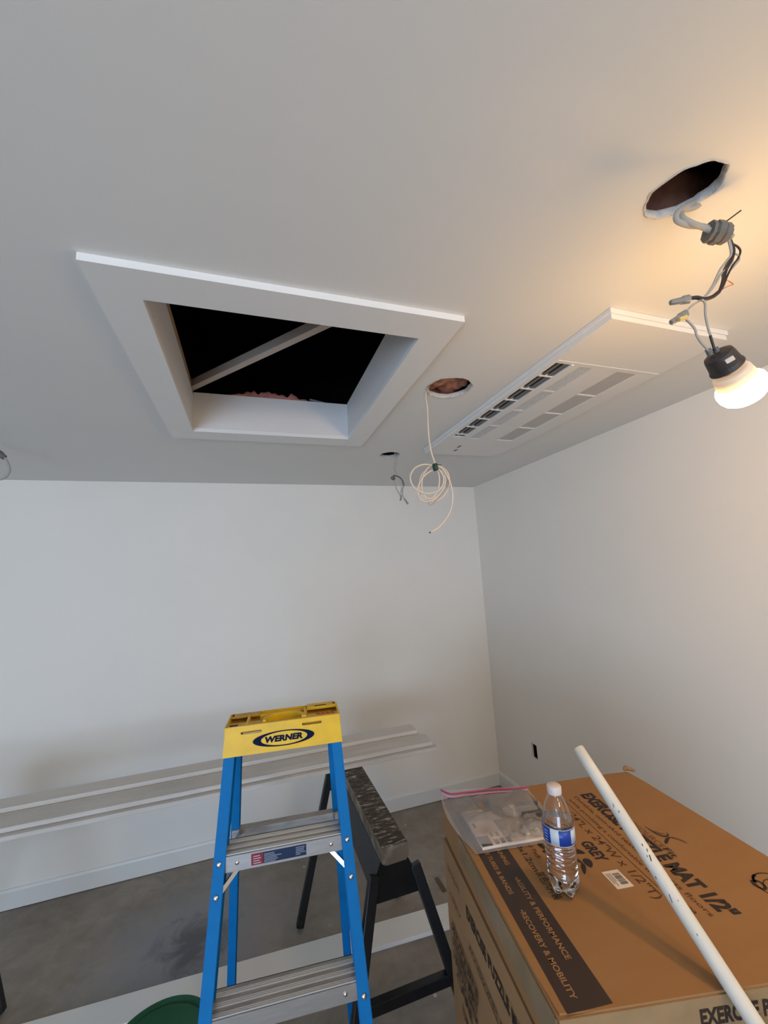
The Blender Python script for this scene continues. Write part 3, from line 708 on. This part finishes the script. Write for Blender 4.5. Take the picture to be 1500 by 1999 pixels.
# instruction label on the upper step
sfr = frame(fp(0, 1.0135), LA, V(0, 0, 1), -LB)
def LBL(x0, x1, z0, z1, m, nm, off=.0, label=None):
    return link(nm, bx((x0, z0, -.0018), (x1, z1, -.0012 + off), sfr), m, lbl0, label=label)
lbl0 = link('instruction_label', bx((-.088, -.034, -.0018), (.056, -.007, -.0012), sfr, bev=.0), mat('navy_label', (.004, .018, .065), .5), t, label='navy and red instruction label on the top step')
LBL(-.088, -.058, -.034, -.007, red_m, 'red_block', .0002)
bm = bmesh.new()
for i in range(4): add_box(bm, (-.083, -.0305 + i * .0055, -.0008), (-.063 - .003 * (i % 2), -.0285 + i * .0055, -.0006), sfr)
for i in range(6): add_box(bm, (-.055, -.0315 + i * .0038, -.001), (-.055 + (.030, .036, .033, .045, .028, .026)[i], -.0303 + i * .0038, -.0008), sfr)
for i in range(5): add_box(bm, (.028, -.029 + i * .0042, -.001), (.028 + (.012, .026, .022, .022, .024)[i], -.0278 + i * .0042, -.0008), sfr)
link('label_text_lines', bm, whiteprint_m, lbl0, kind='stuff')
# spreader hinges seen behind the top step
for sg in (-1, 1):
    link('spreader', bar(fp(sg * (fw(.98) - .035), .985, .075), rp(sg * (rw(.93) - .03), .935, .0), .003, .016), steel_m, t)

# top cap
ct = frame(L0 + V(0, 0, 0), LA, LB, V(0, 0, 1))
ZT = 1.309
cap = link('top_cap', bx((-.1655, .020, 1.286), (.1655, .140, 1.293), ct), yellowdirty_m, t, label='yellow plastic top cap')
def slot(cx, cz, hl, hh, n=6):
    return [(cx - hl + hh * math.cos(a), cz + hh * math.sin(a)) for a in [PI / 2 + PI * i / n for i in range(n + 1)]] + [(cx + hl + hh * math.cos(a), cz + hh * math.sin(a)) for a in [-PI / 2 + PI * i / n for i in range(n + 1)]]
tiltf = lambda a, b, c: ct(a, .010 - (ZT - b) * .14 + c, b)
bm = bmesh.new()
add_sheet(bm, [(-.171, ZC - .001), (.171, ZC - .001), (.165, ZT), (-.165, ZT)], [slot(-.093, 1.2905, .026, .0036), slot(.082, 1.2935, .026, .0036)], tiltf, .004)
fpz = link('cap_front_plate', bm, yellow_m, cap)
bm = bmesh.new(); add_box(bm, (-.166, .137, 1.262), (.166, .1415, ZT - .002), ct); link('cap_rear_plate', bm, yellow_m, cap)
for sg in (-1, 1):
    link('cap_side_plate', bx((sg * .1655 - .0025, .012, 1.262), (sg * .1655 + .0025, .139, ZT - .001), ct), yellow_m, cap)
link('cap_front_shelf', bx((-.163, .0115, ZT - .006), (-.050, .048, ZT - .001), ct, bev=.001), yellowdirty_m, cap)
link('cap_front_shelf', bx((.045, .0115, ZT - .006), (.163, .048, ZT - .001), ct, bev=.001), yellowdirty_m, cap)
link('cap_front_lip', bx((-.16, .0125, ZT - .010), (.16, .024, ZT - .0005), ct, bev=.001), yellow_m, cap)
link('cap_rear_shelf', bx((-.163, .105, ZT - .006), (-.075, .138, ZT - .001), ct, bev=.001), yellowdirty_m, cap)
link('cap_rear_shelf', bx((.070, .100, ZT - .006), (.163, .138, ZT + .003), ct, bev=.001), yellow_m, cap)
link('cap_divider', bx((-.110, .024, 1.292), (-.104, .105, ZT + .001), ct), yellow_m, cap)
link('cap_divider', bx((.060, .024, 1.292), (.066, .105, ZT + .004), ct), yellow_m, cap)
link('cap_divider', bx((-.075, .100, 1.292), (.070, .105, ZT - .001), ct), yellow_m, cap)
bm = bmesh.new(); rr = []
for i in range(25):
    a = PI * 1.03 - (PI * 1.06) * i / 24; c_, s_ = math.cos(a), math.sin(a)
    rr.append([bm.verts.new(ct(.0 + k * c_, .030 + k * .95 * s_, z_)) for k, z_ in ((.062, 1.292), (.062, ZT + .005), (.053, ZT + .005), (.053, 1.292))])
for a_, b_ in zip(rr, rr[1:]):
    for k in range(4): bm.faces.new((a_[k], a_[(k + 1) % 4], b_[(k + 1) % 4], b_[k]))
bm.faces.new(rr[0]); bm.faces.new(list(reversed(rr[-1]))); link('cap_round_rib', bm, yellow_m, cap, smooth=False)
link('tool_hole', bx((-.155, .018, ZT - .001), (-.132, .030, ZT - .0004), ct), seam_m, cap)
link('tool_hole', bx((-.160, .112, ZT - .001), (-.155, .132, ZT - .0004), ct), seam_m, cap)
link('tool_hole', bx((.154, .108, ZT + .003), (.160, .122, ZT + .0034), ct), seam_m, cap)
link('tool_hole', bx((.095, .104, ZT + .003), (.132, .112, ZT + .0034), ct), seam_m, cap)
bm = bmesh.new()
add_tube(bm, [ct(.098 + .055 * k / 14, .034 + .006 * math.sin(k * 1.7), ZT + .0002) for k in range(15)], .0022, 6, 3)
link('marker_scribble', bm, scribble_m, cap)
# printed emblem: word inside a crescent-sided oval
ef = lambda a, b, c: tiltf(a, b, -.0006 - c)
bm = bmesh.new(); add_ring2d(bm, ell(0.000, 1.2645, .0885, .0205, 64), ell(0.001, 1.2645, .0665, .0175, 64), ef)
link('emblem_oval', bm, navy_m, cap, rec=False)
text('emblem_word', 'WERNER', navy_m, cap, ef, -.0545, 1.2578, .0145, .109, bold=.055, shear=.15, z=.0001)

# ------------------------------------------------------------------ sawhorses and the boards they carry
def sawhorse(cx, dy, label):
    t = thing('sawhorse', label, 'sawhorse', (0.49, 1.95, 0), 'sawhorses under the white boards')
    zt = 0.760; y0, y1 = 1.545, 2.42
    bm = bmesh.new(); hw = .0525
    pr = [(-hw + .006, zt - .052), (-hw, zt - .044), (-hw, zt - .004), (-hw + .003, zt), (hw - .003, zt), (hw, zt - .004), (hw, zt - .044), (hw - .012, zt - .056), (-hw + .018, zt - .058)]
    loft(bm, [[V(.49 + a, y, b) for a, b in pr] for y in (y0, y1)])
    link('top_timber', bm, timber_m, t, label='paint-splashed timber top rail')
    bm = bmesh.new()
    pr = [(-.040, zt - .050), (-.050, zt - .060), (-.085, zt - .150), (-.080, zt - .154), (.080, zt - .154), (.085, zt - .150), (.050, zt - .060), (.040, zt - .050)]
    loft(bm, [[V(.49 + a, y, b) for a, b in pr] for y in (y0 + .03, y1 - .03)])
    link('beam_body', bm, darkgrey_m, t, label='dark grey channel below the timber')
    for ys, sg in ((y0 + .026, -1), (y1 - .026, 1)):
        bm = bmesh.new(); ya, yb = (ys - .006, ys) if sg < 0 else (ys, ys + .006)
        pr = [(-.050, zt - .052), (.050, zt - .052), (.112, zt - .175), (.100, zt - .182), (-.092, zt - .182), (-.104, zt - .175)]
        loft(bm, [[V(.49 + a, y, b) for a, b in pr] for y in (ya, yb)])
        link('end_plate', bm, black_m, t)
        yo = y0 - .02 if sg < 0 else y1 - .02
        for sx in (-1, 1):
            top = V(.49 + sx * .078, ys + (-.012 if sg < 0 else .002), zt - .085); kn = V(.49 + sx * .172, ys + (-.075 if sg < 0 else -.0), .31)
            ft = V(.49 + sx * .262, ys + (-.15 if sg < 0 else -.045), 0.012)
            bm = bmesh.new(); add_bar(bm, top, ft, .037, .028, up=V(0, 1, 0), bev=.003)
            lg = link('leg', bm, black_m, t)
            d_ = (ft - top).normalized()
            bm = bmesh.new(); add_lathe(bm, [(.016, -.03), (.0155, -.01), (.006, .006)], ft, d_, 6); link('foot_tip', bm, black_m, lg)
        zc = .345 if sg < 0 else .47; k = (zt - .085 - zc) / (zt - .085 - .012)
        yy = ys + (-.012 - .138 * k if sg < 0 else .002 - .047 * k)
        hx = .078 + .184 * k
        link('cross_brace', bar(V(.49 - hx, yy, zc), V(.49 + hx, yy, zc), .028, .034, bev=.002), black_m, t)
    t.location = (0.49 + cx, 1.95 + dy, 0)
    return t
sawhorse(0, 0, 'black sawhorse with a paint-splashed timber top behind the blue ladder')
sawhorse(-1.745, 0.055, 'second sawhorse, only its black leg showing at the lower left edge of the picture')

def board(x0, x1, y0, y1, z0, z1, label, m=board_m, rise=0.0):
    bm = bmesh.new(); add_box(bm, (x0, y0, z0), (x1, y1, z1), bev=.0015)
    return tag(link('trim_board', bm, [m]), label, 'board', 'white trim boards stacked on the sawhorses')
ZS = 0.7612
board(-1.75, 0.968, 2.176, 2.290, ZS, ZS + .0185, 'white board, lowest of the stack and nearest the front', boardedge_m)
board(-1.72, 0.940, 2.293, 2.415, ZS, ZS + .0185, 'white board, lowest of the stack and next to the wall side')
board(-1.74, 0.953, 2.206, 2.325, ZS + .0192, ZS + .0385, 'white board with grey streaked edge, middle of the stack at the front', boardedge_m)
board(-1.70, 0.930, 2.328, 2.425, ZS + .0192, ZS + .0385, 'white board, middle of the stack on the wall side')
board(-1.73, 0.920, 2.345, 2.452, ZS + .0392, ZS + .0580, 'white board lying on top of the stack')
fa, fb = onp(-60, 2028, 2, .018), onp(960, 1741, 2, .018)
P0 = onp(40, 1999, 2, .018); P1 = onp(870, 1763, 2, .018); Q0 = onp(210, 1999, 2, .018); Q1 = onp(880, 1792, 2, .018)
d1 = (P1 - P0).normalized(); wd = 0.132; nn = V(d1.y, -d1.x, 0)
bm = bmesh.new(); add_box(bm, (-.5, 0, 0), (1.99, wd, .018), frame(V(P0.x, P0.y, .0005), d1, nn, V(0, 0, 1)), bev=.0015)
tag(link('trim_board', bm, trim_m), 'long white board lying flat on the concrete floor', 'board')
p = onp(861, 1728, 2, 0)
tag(link('wood_shim', bx((p.x - .012, p.y - .05, 0.0005), (p.x + .010, p.y + .055, .006)), mat('shim', (.13, .085, .05), .8)), 'thin brown wood scrap on the floor beside the cardboard boxes', 'scrap')

# green bucket with lid
bc = V(-0.268, 1.592, 0)
t = thing('plastic_bucket', 'green round plastic bucket with a lid, on the floor left of the ladder', 'bucket', bc)
link('pail', lathe([(.128, 0.001), (.132, .01), (.146, .33), (.146, .345)], bc, seg=48), green_m, t, smooth=False)
link('lid', lathe([(.150, .340), (.158, .343), (.160, .352), (.158, .366), (.155, .371), (.150, .370), (.1465, .362), (.140, .3605), (.135, .366), (.130, .3675), (.124, .3635), (.0, .3625)], bc, seg=64), green_m, t, smooth=True)

# ------------------------------------------------------------------ cardboard boxes
A_ = V(0.544, 1.225, 0); B_ = V(1.165, 1.126, 0); C_ = V(0.442, 0.617, 0); D_ = V(1.075, 0.467, 0)
HB = 1.048
def quadbox(z0, z1, grow=0.0, twist=0.0, bulge=0.0):
    c0 = (A_ + B_ + C_ + D_) / 4; rotm = Matrix.Rotation(twist, 3, 'Z')
    pts = [c0 + rotm @ ((p - c0) * (1 + grow)) for p in (C_, D_, B_, A_)]
    bm = bmesh.new(); n = 9; m_ = 5; ring = []
    for k in range(m_ + 1):
        z = z0 + (z1 - z0) * k / m_; rg = []
        for i in range(4):
            a, b = pts[i], pts[(i + 1) % 4]; nrm = (b - a).cross(V(0, 0, 1)).normalized()
            for j in range(n):
                f = j / n; e = math.sin(PI * k / m_) * math.sin(PI * f)
                rg.append(bm.verts.new((a + (b - a) * f) + nrm * (bulge * e) + V(0, 0, z)))
        ring.append(rg)
    N_ = len(ring[0])
    for a, b in zip(ring, ring[1:]):
        for k in range(N_): bm.faces.new((a[k], a[(k + 1) % N_], b[(k + 1) % N_], b[k]))
    bm.faces.new(list(reversed(ring[0]))); bm.faces.new(ring[-1])
    es = [e for e in bm.edges if abs(e.verts[0].co.z - e.verts[1].co.z) < 1e-5 and (abs(e.verts[0].co.z - z0) < 1e-5 or abs(e.verts[0].co.z - z1) < 1e-5) and len(e.link_faces) == 2 and any(len(f.verts) > 4 for f in e.link_faces)]
    bmesh.ops.bevel(bm, geom=es, offset=.004, segments=2, affect='EDGES')
    return bm, pts
tv = (C_ - A_).normalized(); tu = V(-tv.y, tv.x, 0)
if tu.x < 0: tu = -tu
TP = lambda a, b, c: A_ + tv * a + tu * b + V(0, 0, HB + .0004 + c)     # top face: a = away->near, b = left->right
t = thing('cardboard_box', 'topmost brown cardboard box of the stack, printed lid with bottle and bag on it', 'box', (0.8, 0.86, 0.957), 'stacked cardboard boxes')
bm, pts = quadbox(0.958, HB, bulge=.002); box1 = link('box_body', bm, card_m, t)
bm = bmesh.new(); add_ngon(bm, [(.0, .018), (.0, .0925), (.617, .0925), (.617, .0150)], TP); link('printed_band', bm, stripink_m, t, rec=False)
Z1 = .0003
tx = bmesh.new()
add_text(tx, '•AGILITY & PERFORMANCE', TP, .341, .0640, .0105, .197, .02, z=Z1)
add_text(tx, '•RECOVERY & MOBILITY', TP, .424, .0340, .0105, .176, .02, z=Z1)
add_text(tx, 'RESISTANCE TUBES & BANDS', TP, .170, .0335, .0100, .213, .02, z=Z1)
add_text(tx, '•STRENGTH TRAINING', TP, .135, .0640, .0105, .166, .02, z=Z1)
link('band_lettering', tx, tan_m, t, rec=False)
def pt(name, s, *a, m=ink_m, **k):
    return text(name, s, m, t, TP, *a, **k)
pt('title_lettering', 'EXERCISE PUZZLE MAT 1/2"', .0815, .402, .0340, .443, bold=.055, shear=.0)
pt('small_lettering', 'Durable, non-skid texture protects floors', .088, .3765, .0115, .430, bold=.006, m=inkline_m)
pt('small_lettering', 'while providing a comfortable workout area', .095, .3535, .0105, .412, bold=.006, m=inkline_m)
pt('size_lettering', '(24"L x 24"W x 1/2"T)', .150, .3110, .0205, .310, bold=.008, m=inkline_m)
pt('colour_lettering', 'GREY', .2705, .272, .0265, .070, bold=.045)
pt('logo_lettering', 'PROSOURCE', .205, .4405, .0155, .128, bold=-.004, m=inkline_m)
pt('logo_lettering', 'Fit', .336, .4405, .0165, .032, bold=.02, m=ink_m)
pt('metric_lettering', '60x60x1.2cm', .190, .1165, .0140, .145, bold=.01)
pt('metric_lettering', '灰色六片装', .338, .1170, .0160, .079, bold=.01)
pt('pack_lettering', '6 Tiles and Pack', .180, .1450, .0115, .120, bold=.006, m=inkline_m)
bm = bmesh.new(); add_ngon(bm, [(.060, .3395), (.060, .3412), (.434, .3412), (.434, .3395)], TP); link('printed_rule', bm, inkline_m, t, rec=False)
# running-figure mark over the logo
def brush(bm, pts, wfn, fr, n=10):
    P = spline([V(p[0], p[1], 0) for p in pts], n); a = []; b = []
    for i, p in enumerate(P):
        d = (P[min(i + 1, len(P) - 1)] - P[max(i - 1, 0)]).normalized(); s = V(-d.y, d.x, 0); k = wfn(i / (len(P) - 1))
        a.append(bm.verts.new(fr((p + s * k).x, (p + s * k).y, 0))); b.append(bm.verts.new(fr((p - s * k).x, (p - s * k).y, 0)))
    for i in range(len(P) - 1): bm.faces.new((a[i], a[i + 1], b[i + 1], b[i]))
swell = lambda k: .0004 + .0026 * math.sin(PI * k)
bm = bmesh.new()
brush(bm, [(.252, .466), (.270, .468), (.288, .472), (.300, .482), (.297, .494), (.287, .4985)], swell, TP)
brush(bm, [(.276, .473), (.286, .480), (.293, .489)], lambda k: .0012, TP)
brush(bm, [(.323, .463), (.311, .478), (.306, .492), (.313, .505), (.330, .512)], lambda k: .0006 + .0042 * (1 - k) * math.sin(PI * min(1, k * 1.6 + .12)), TP)
brush(bm, [(.306, .492), (.318, .503), (.336, .5125)], lambda k: .0016 * (1 - k) + .0003, TP)
link('figure_mark', bm, ink_m, t, rec=False)
# leaf / petal mark
bm = bmesh.new()
for cx, cy, ang, l, w_ in ((.300, .250, .9, .013, .008), (.338, .247, -.2, .015, .0095), (.322, .228, .4, .017, .0055), (.352, .226, -.5, .018, .0050), (.296, .224, 1.4, .013, .006), (.268, .200, .6, .018, .006), (.285, .182, 1.1, .016, .006), (.262, .176, .2, .014, .006)):
    add_ngon(bm, [(cx + math.cos(ang) * l * math.cos(a) - math.sin(ang) * w_ * math.sin(a) * (1 - .35 * math.cos(a)), cy + math.sin(ang) * l * math.cos(a) + math.cos(ang) * w_ * math.sin(a) * (1 - .35 * math.cos(a))) for a in [2 * PI * i / 20 for i in range(20)]], TP)
link('leaf_mark', bm, ink_m, t, rec=False)
# round emblem at the right
bm = bmesh.new()
add_ring2d(bm, ell(.485, .570, .038, .038, 40), ell(.485, .570, .035, .035, 40), TP)
brush(bm, [(.462, .536), (.474, .531), (.486, .538), (.478, .548), (.466, .548), (.462, .536)], lambda k: .0028, TP)
brush(bm, [(.450, .560), (.456, .548), (.468, .540)], lambda k: .003, TP)
add_ring2d(bm, ell(.485, .570, .020, .024, 30), ell(.485, .570, .018, .022, 30), TP)
link('round_mark', bm, ink_m, t, rec=False)
# white bar-code label
lb = link('barcode_label', bx((.371, .256, -.0002), (.4205, .295, .0006), TP), labelpaper_m, t, label='small white bar-code label')
bm = bmesh.new(); a_ = .380; random.seed(3)
while a_ < .411:
    w_ = random.choice((.0006, .0010, .0016)); add_ngon(bm, [(a_, .2735), (a_ + w_, .2735), (a_ + w_, .290), (a_, .290)], TP, z=.0009); a_ += w_ + random.choice((.0005, .0008, .0012))
for i in range(3):
    add_ngon(bm, [(.378, .260 + i * .0042), (.378 + (.030, .036, .024)[i], .260 + i * .0042), (.378 + (.030, .036, .024)[i], .2615 + i * .0042), (.378, .2615 + i * .0042)], TP, z=.0009)
link('barcode_lines', bm, bar_m, lb, rec=False, kind='stuff')
# front face
fd = (D_ - C_).normalized(); fn_ = V(fd.y, -fd.x, 0)
FRF = lambda a, b, c: C_ + fd * a + V(0, 0, b) + fn_ * (.0028 + c)
link('front_tape', bx((.0, .985, -.0024), (.66, 1.0445, .0004 - .0004), FRF), tape_m, t)
text('front_lettering', 'EXERCISE PUZZLE', ink_m, t, FRF, .226, 1.0085, .021, .19, bold=.04, z=.0006)
text('front_lettering', 'ProsourceFit', ink_m, t, FRF, .095, 1.004, .013, .090, bold=.012, z=.0006)
# left face
SD = lambda a, b, c: A_ + tv * a + V(0, 0, b) - tu * (.0028 + c)
link('side_tape', bx((.16, .985, -.0022), (.612, 1.040, .0001), SD), tape_m, t, label='strip of clear tape along the left side')
bm = bmesh.new(); add_tube(bm, [A_ + (B_ - A_) * .985 + V(0, 0, HB + .002), B_ + V(-.004, .004, HB + .007), B_ + V(.006, .0, HB + .006), B_ + V(.02, -.012, HB + .001)], .006, 6, 4, rad=lambda k: .5 + .6 * math.sin(PI * k))
link('torn_corner', bm, cardold_m, t)
def sidebox(z0, z1, grow, twist, bulge, label, letters):
    tt = thing('cardboard_box', label, 'box', (0.8, 0.86, z0), 'stacked cardboard boxes')
    bm, pts = quadbox(z0 + .0005, z1, grow, twist, bulge); link('box_body', bm, cardold_m, tt)
    C1, A1 = pts[0], pts[3]; dv = (C1 - A1).normalized(); du = V(-dv.y, dv.x, 0); du = du if du.x > 0 else -du
    S2 = lambda a, b, c: A1 + dv * a + V(0, 0, b) - du * (bulge + .0012 + c)
    for s, x, y, h, w_, bd in letters: text('side_lettering', s, ink_m, tt, S2, x, y, h, w_, bold=bd)
    return tt, S2
sidebox(.795, .9475, .004, .006, .003, 'second brown cardboard box from the top of the stack',
        [('EXERCISE PUZZLE MAT 1/2"', .19, .876, .026, .36, .03), ('ACCESSORIES & STRETCHING', .19, .806, .014, .36, .012), ('24 SQ FT', .04, .888, .012, .10, .0), ('GREY', .045, .825, .010, .09, .0)])
tt, S2 = sidebox(.400, .7945, .012, -.010, .005, 'large brown cardboard box with dark symbols, third from the top of the stack',
        [('PROSOURCE', .05, .735, .024, .20, .03), ('FITNESS MAT', .05, .700, .024, .19, .03), ('HANDLE WITH', .05, .668, .022, .18, .03), ('CARE', .07, .636, .022, .12, .03), ('THIS SIDE UP', .10, .585, .020, .16, .02)])
sidebox(.0005, .3995, .016, .004, .004, 'bottom brown cardboard box of the stack, mostly out of view', [])

# ------------------------------------------------------------------ bottle of water
bo = V(0.627, 0.808, HB + .0006)
t = thing('water_bottle', 'small clear plastic water bottle with blue label standing on the cardboard box', 'bottle', bo)
def petal(r, z, a):
    if z < .030:
        k = (1 - z / .030); f = .5 + .5 * math.cos(5 * a); return r * (1 - .16 * k * (1 - f)), z + .010 * k * (1 - f) * (r / .03)
    if .034 < z < .096: return r * (1 + .018 * math.sin(z * 620 + 1.2 * math.sin(2 * a))), z
    return r, z
def cprof(off, zb):
    pr = [(.0, .008 + zb), (.010, .006 + zb), (.0175, .001 + zb), (.0235, .0 + zb), (.0285, .005), (.0312, .014), (.0322, .025), (.0320, .032)]
    z = .034
    while z < .096: pr.append((.0312, z)); z += .0022
    pr += [(.0318, .098), (.0322, .1005), (.0322, .131), (.0320, .134), (.0308, .142), (.0280, .153), (.0235, .165), (.0180, .177), (.0138, .184), (.0125, .187)]
    return [(max(0, r - off), z) for r, z in pr]
outer = cprof(0, 0)
inner = cprof(.0006, .0006)
bm = bmesh.new(); add_lathe(bm, outer + [(.0125, .196)] + list(reversed([(r, z) for r, z in inner])) if False else outer + [(.0125, .196), (.0119, .196)] + list(reversed(inner[1:])) + [(0.0, .0088)], bo, seg=60, fn=petal, closed=False)
bmesh.ops.remove_doubles(bm, verts=bm.verts, dist=.00001)
link('bottle_shell', bm, pet_m, t, smooth=True)
wp = [(r, z) for r, z in cprof(.0009, .0010) if z < .134] + [(.0309, .1365), (.0, .1365)]
link('water', lathe(wp, bo, seg=60, fn=petal), water_m, t, smooth=False)
for p_ in t.children[-1].data.polygons: p_.use_smooth = True
link('bottle_cap', lathe([(.0135, .1875), (.0148, .188), (.0150, .190), (.0150, .2015), (.0138, .2035), (.0, .2040)], bo, seg=48, fn=lambda r, z, a: (r * (1 + .012 * math.cos(24 * a)) if z < .202 else r, z)), cap_m, t, smooth=True)
# label: blue wrap with silver-white panels; az measured from the camera side
az0 = math.atan2(-bo.y, -bo.x)
def wrap(a0, a1, z0, z1, r, m, name, label=None, par=None):
    bm = bmesh.new(); n = max(3, int(abs(a1 - a0) / .12)); g = []
    for i in range(n + 1):
        a = az0 + a0 + (a1 - a0) * i / n
        g.append([bm.verts.new(bo + V(math.cos(a) * rr_, math.sin(a) * rr_, z_)) for rr_, z_ in ((r, z0), (r, z1), (r - .0001, z1), (r - .0001, z0))])
    for a_, b_ in zip(g, g[1:]):
        for k in range(4): bm.faces.new((a_[k], a_[(k + 1) % 4], b_[(k + 1) % 4], b_[k]))
    return link(name, bm, m, par or t, smooth=True, label=label)
lab = wrap(-PI, PI, .100, .131, .0325, bottleblue_m, 'label_wrap', 'blue paper label')
wrap(-.55, -.02, .1005, .1305, .03265, silverlabel_m, 'label_panel', par=lab)
wrap(.78, 1.5, .103, .1285, .03265, silverlabel_m, 'label_panel', par=lab)
wrap(-PI, PI, .1302, .1314, .0327, silverlabel_m, 'label_edge', par=lab)
wrap(-PI, PI, .0996, .1006, .0327, silverlabel_m, 'label_edge', par=lab)
bm = bmesh.new()
for i in range(4):
    for j in range(2):
        a0 = -1.35 + j * .34; a1 = a0 + .26
        for z0 in (.104 + i * .0058,):
            vs = [bm.verts.new(bo + V(math.cos(az0 + a) * .03275, math.sin(az0 + a) * .03275, z_)) for a, z_ in ((a0, z0), (a1, z0), (a1, z0 + .0016), (a0, z0 + .0016))]; bm.faces.new(vs)
link('label_print', bm, silverlabel_m, lab, rec=False, kind='stuff')

# ------------------------------------------------------------------ zip bag with parts
TPb = lambda a, b, c: A_ + tv * a + tu * b + V(0, 0, HB + .0006 + c)
t = thing('zip_bag', 'clear zip bag with pink seal holding a white booklet and dark parts, on the box', 'bag', TPb(.1, .12, 0))
link('booklet', bx((.092, .030, .0012), (.246, .200, .0075), TPb, bev=.001), booklet_m, t, label='white booklet inside the bag')
bk = t.children[-1]
link('booklet_picture', bx((.205, .0320, .0074), (.2425, .0600, .0079), TPb), photo_m, bk)
link('booklet_picture', bx((.150, .0400, .0074), (.168, .0455, .0079), TPb), photo_m, bk)
bm = bmesh.new()
for i in range(3):
    add_box(bm, (.222, .068 + i * .016, .0074), (.240, .079 + i * .016, .0079), TPb)
    add_box(bm, (.196, .068 + i * .016, .0074), (.212, .074 + i * .016, .0079), TPb)
link('booklet_picture', bm, acgrey_m, bk)
link('leaflet', bx((.005, .020, .0012), (.085, .085, .0032), TPb), mat('dark_leaflet', (.16, .165, .155), .4, col2=(.30, .30, .27), scale=35), t, label='folded grey leaflet')
bm = bmesh.new()
loft(bm, [[TPb(a, b, z) for a, b in ((.085, .110), (.080, .122), (.118, .150), (.150, .160), (.150, .128), (.118, .112))] for z in (.0078, .030)])
bmesh.ops.bevel(bm, geom=bm.edges[:], offset=.003, segments=2, affect='EDGES')
link('plastic_clip', bm, part_m, t, smooth=False)
bm = bmesh.new()
add_box(bm, (.112, .178, .008), (.170, .235, .024), TPb, bev=.003); add_box(bm, (.130, .176, .020), (.138, .238, .030), TPb, bev=.001)
link('plastic_block', bm, part_m, t)
bm = bmesh.new(); g = []
for i in range(19):
    row = []
    for j in range(25):
        a = .150 + .092 * i / 18; b = .100 + .125 * j / 24; e = min(1, min(i, 18 - i, j, 24 - j) / 3)
        row.append(bm.verts.new(TPb(a, b, .0082 + e * (.008 + .012 * noise.noise(V(a * 55, b * 55, 2)) + .006 * noise.noise(V(a * 160, b * 160, 4))))))
    g.append(row)
for i in range(18):
    for j in range(24): bm.faces.new((g[i][j], g[i + 1][j], g[i + 1][j + 1], g[i][j + 1]))
link('clear_wrapper', bm, film_m, t, label='crinkled clear wrapper inside the bag')
bm = bmesh.new(); g = []; NA, NB = 34, 40
for i in range(NA + 1):
    row = []
    for j in range(NB + 1):
        fi, fj = i / NA, j / NB
        left = .008 - .020 * math.sin(PI * min(1, fi * 1.05)); right = .268 - .060 * max(0, fi - .35)
        a0 = -.036 + .046 * fj; a = a0 + fi * (.254 - a0); b = left + (right - left) * fj
        e = min(1, fi * 4.0, (1 - fi) * 7) ** 1.5 * min(1, min(fj, 1 - fj) * 7)
        z = .0012 + e * (.019 + .016 * noise.noise(V(a * 16, b * 16, 8)) + .006 * noise.noise(V(a * 60, b * 40, 3)))
        if .08 < a < .16 and .10 < b < .24: z = max(z, .033 * e + .001)
        if fi < .12: z += (.12 - fi) * .04
        z += .002 * e
        row.append(bm.verts.new(TPb(a, b, z)))
    g.append(row)
for i in range(NA):
    for j in range(NB): bm.faces.new((g[i][j], g[i + 1][j], g[i + 1][j + 1], g[i][j + 1]))
link('plastic_film', bm, film_m, t, smooth=True, label='clear crinkled plastic of the bag')
ZP = [(861.5, 1542), (880, 1549.5), (911, 1546.5), (957, 1541.5), (1003, 1539), (1029.5, 1536)]
link('zip_strip', tube([onp(a, b, 2, HB + .0125) for a, b in ZP], .0026, 8, 6), zip1_m, t, smooth=True, label='magenta upper seal line')
link('zip_strip', tube([onp(a + .5, b + 6.0, 2, HB + .0115) for a, b in ZP], .0026, 8, 6), zip2_m, t, smooth=True, label='lilac lower seal line')

# ------------------------------------------------------------------ white pole leaning over the box
PT = V(0.7089, 0.8145, 1.3105); PE = V(0.7372, -0.5752, 0.0095)
ln = (PE - PT).length; pd = (PE - PT).normalized()
t = thing('wooden_pole', 'white painted round pole leaning over the cardboard box near the bottle', 'pole', PE)
bm = bmesh.new(); prof = [(.0, 0), (.0105, 0), (.0125, .0018)] + [(.0125, .0018 + (ln - .003) * i / 40) for i in range(1, 40)] + [(.0125, ln - .002), (.0105, ln)]
add_lathe(bm, prof, PT, pd, 28, fn=lambda r, z, a: (r * (1 + .012 * noise.noise(V(z * 25, math.cos(a), math.sin(a)))), z))
shaft = link('shaft', bm, pole_m, t, smooth=True)
random.seed(5)
toc = (CAM - PT).normalized(); side0 = (toc - pd * toc.dot(pd)).normalized(); side1 = pd.cross(side0)
for zz, aa, l, w_ in ((.118, .2, .006, .0012), (.130, .0, .004, .0015), (.187, -.25, .004, .0016), (.196, -.45, .0045, .0018), (.203, .05, .003, .0013), (.207, -.2, .009, .0022), (.262, .5, .011, .0012), (.232, .75, .004, .0016), (.31, .1, .003, .001), (.268, -.2, .002, .001)):
    c_ = PT + pd * zz + (side0 * math.cos(aa) + side1 * math.sin(aa)) * .0122; nn_ = (side0 * math.cos(aa) + side1 * math.sin(aa)); s_ = pd.cross(nn_)
    bm = bmesh.new(); add_box(bm, (-l / 2, -w_ / 2, -.0006), (l / 2, w_ / 2, .0006), frame(c_, (pd + s_ * .35).normalized(), s_, nn_)); link('paint_chip', bm, chip_m, shaft)
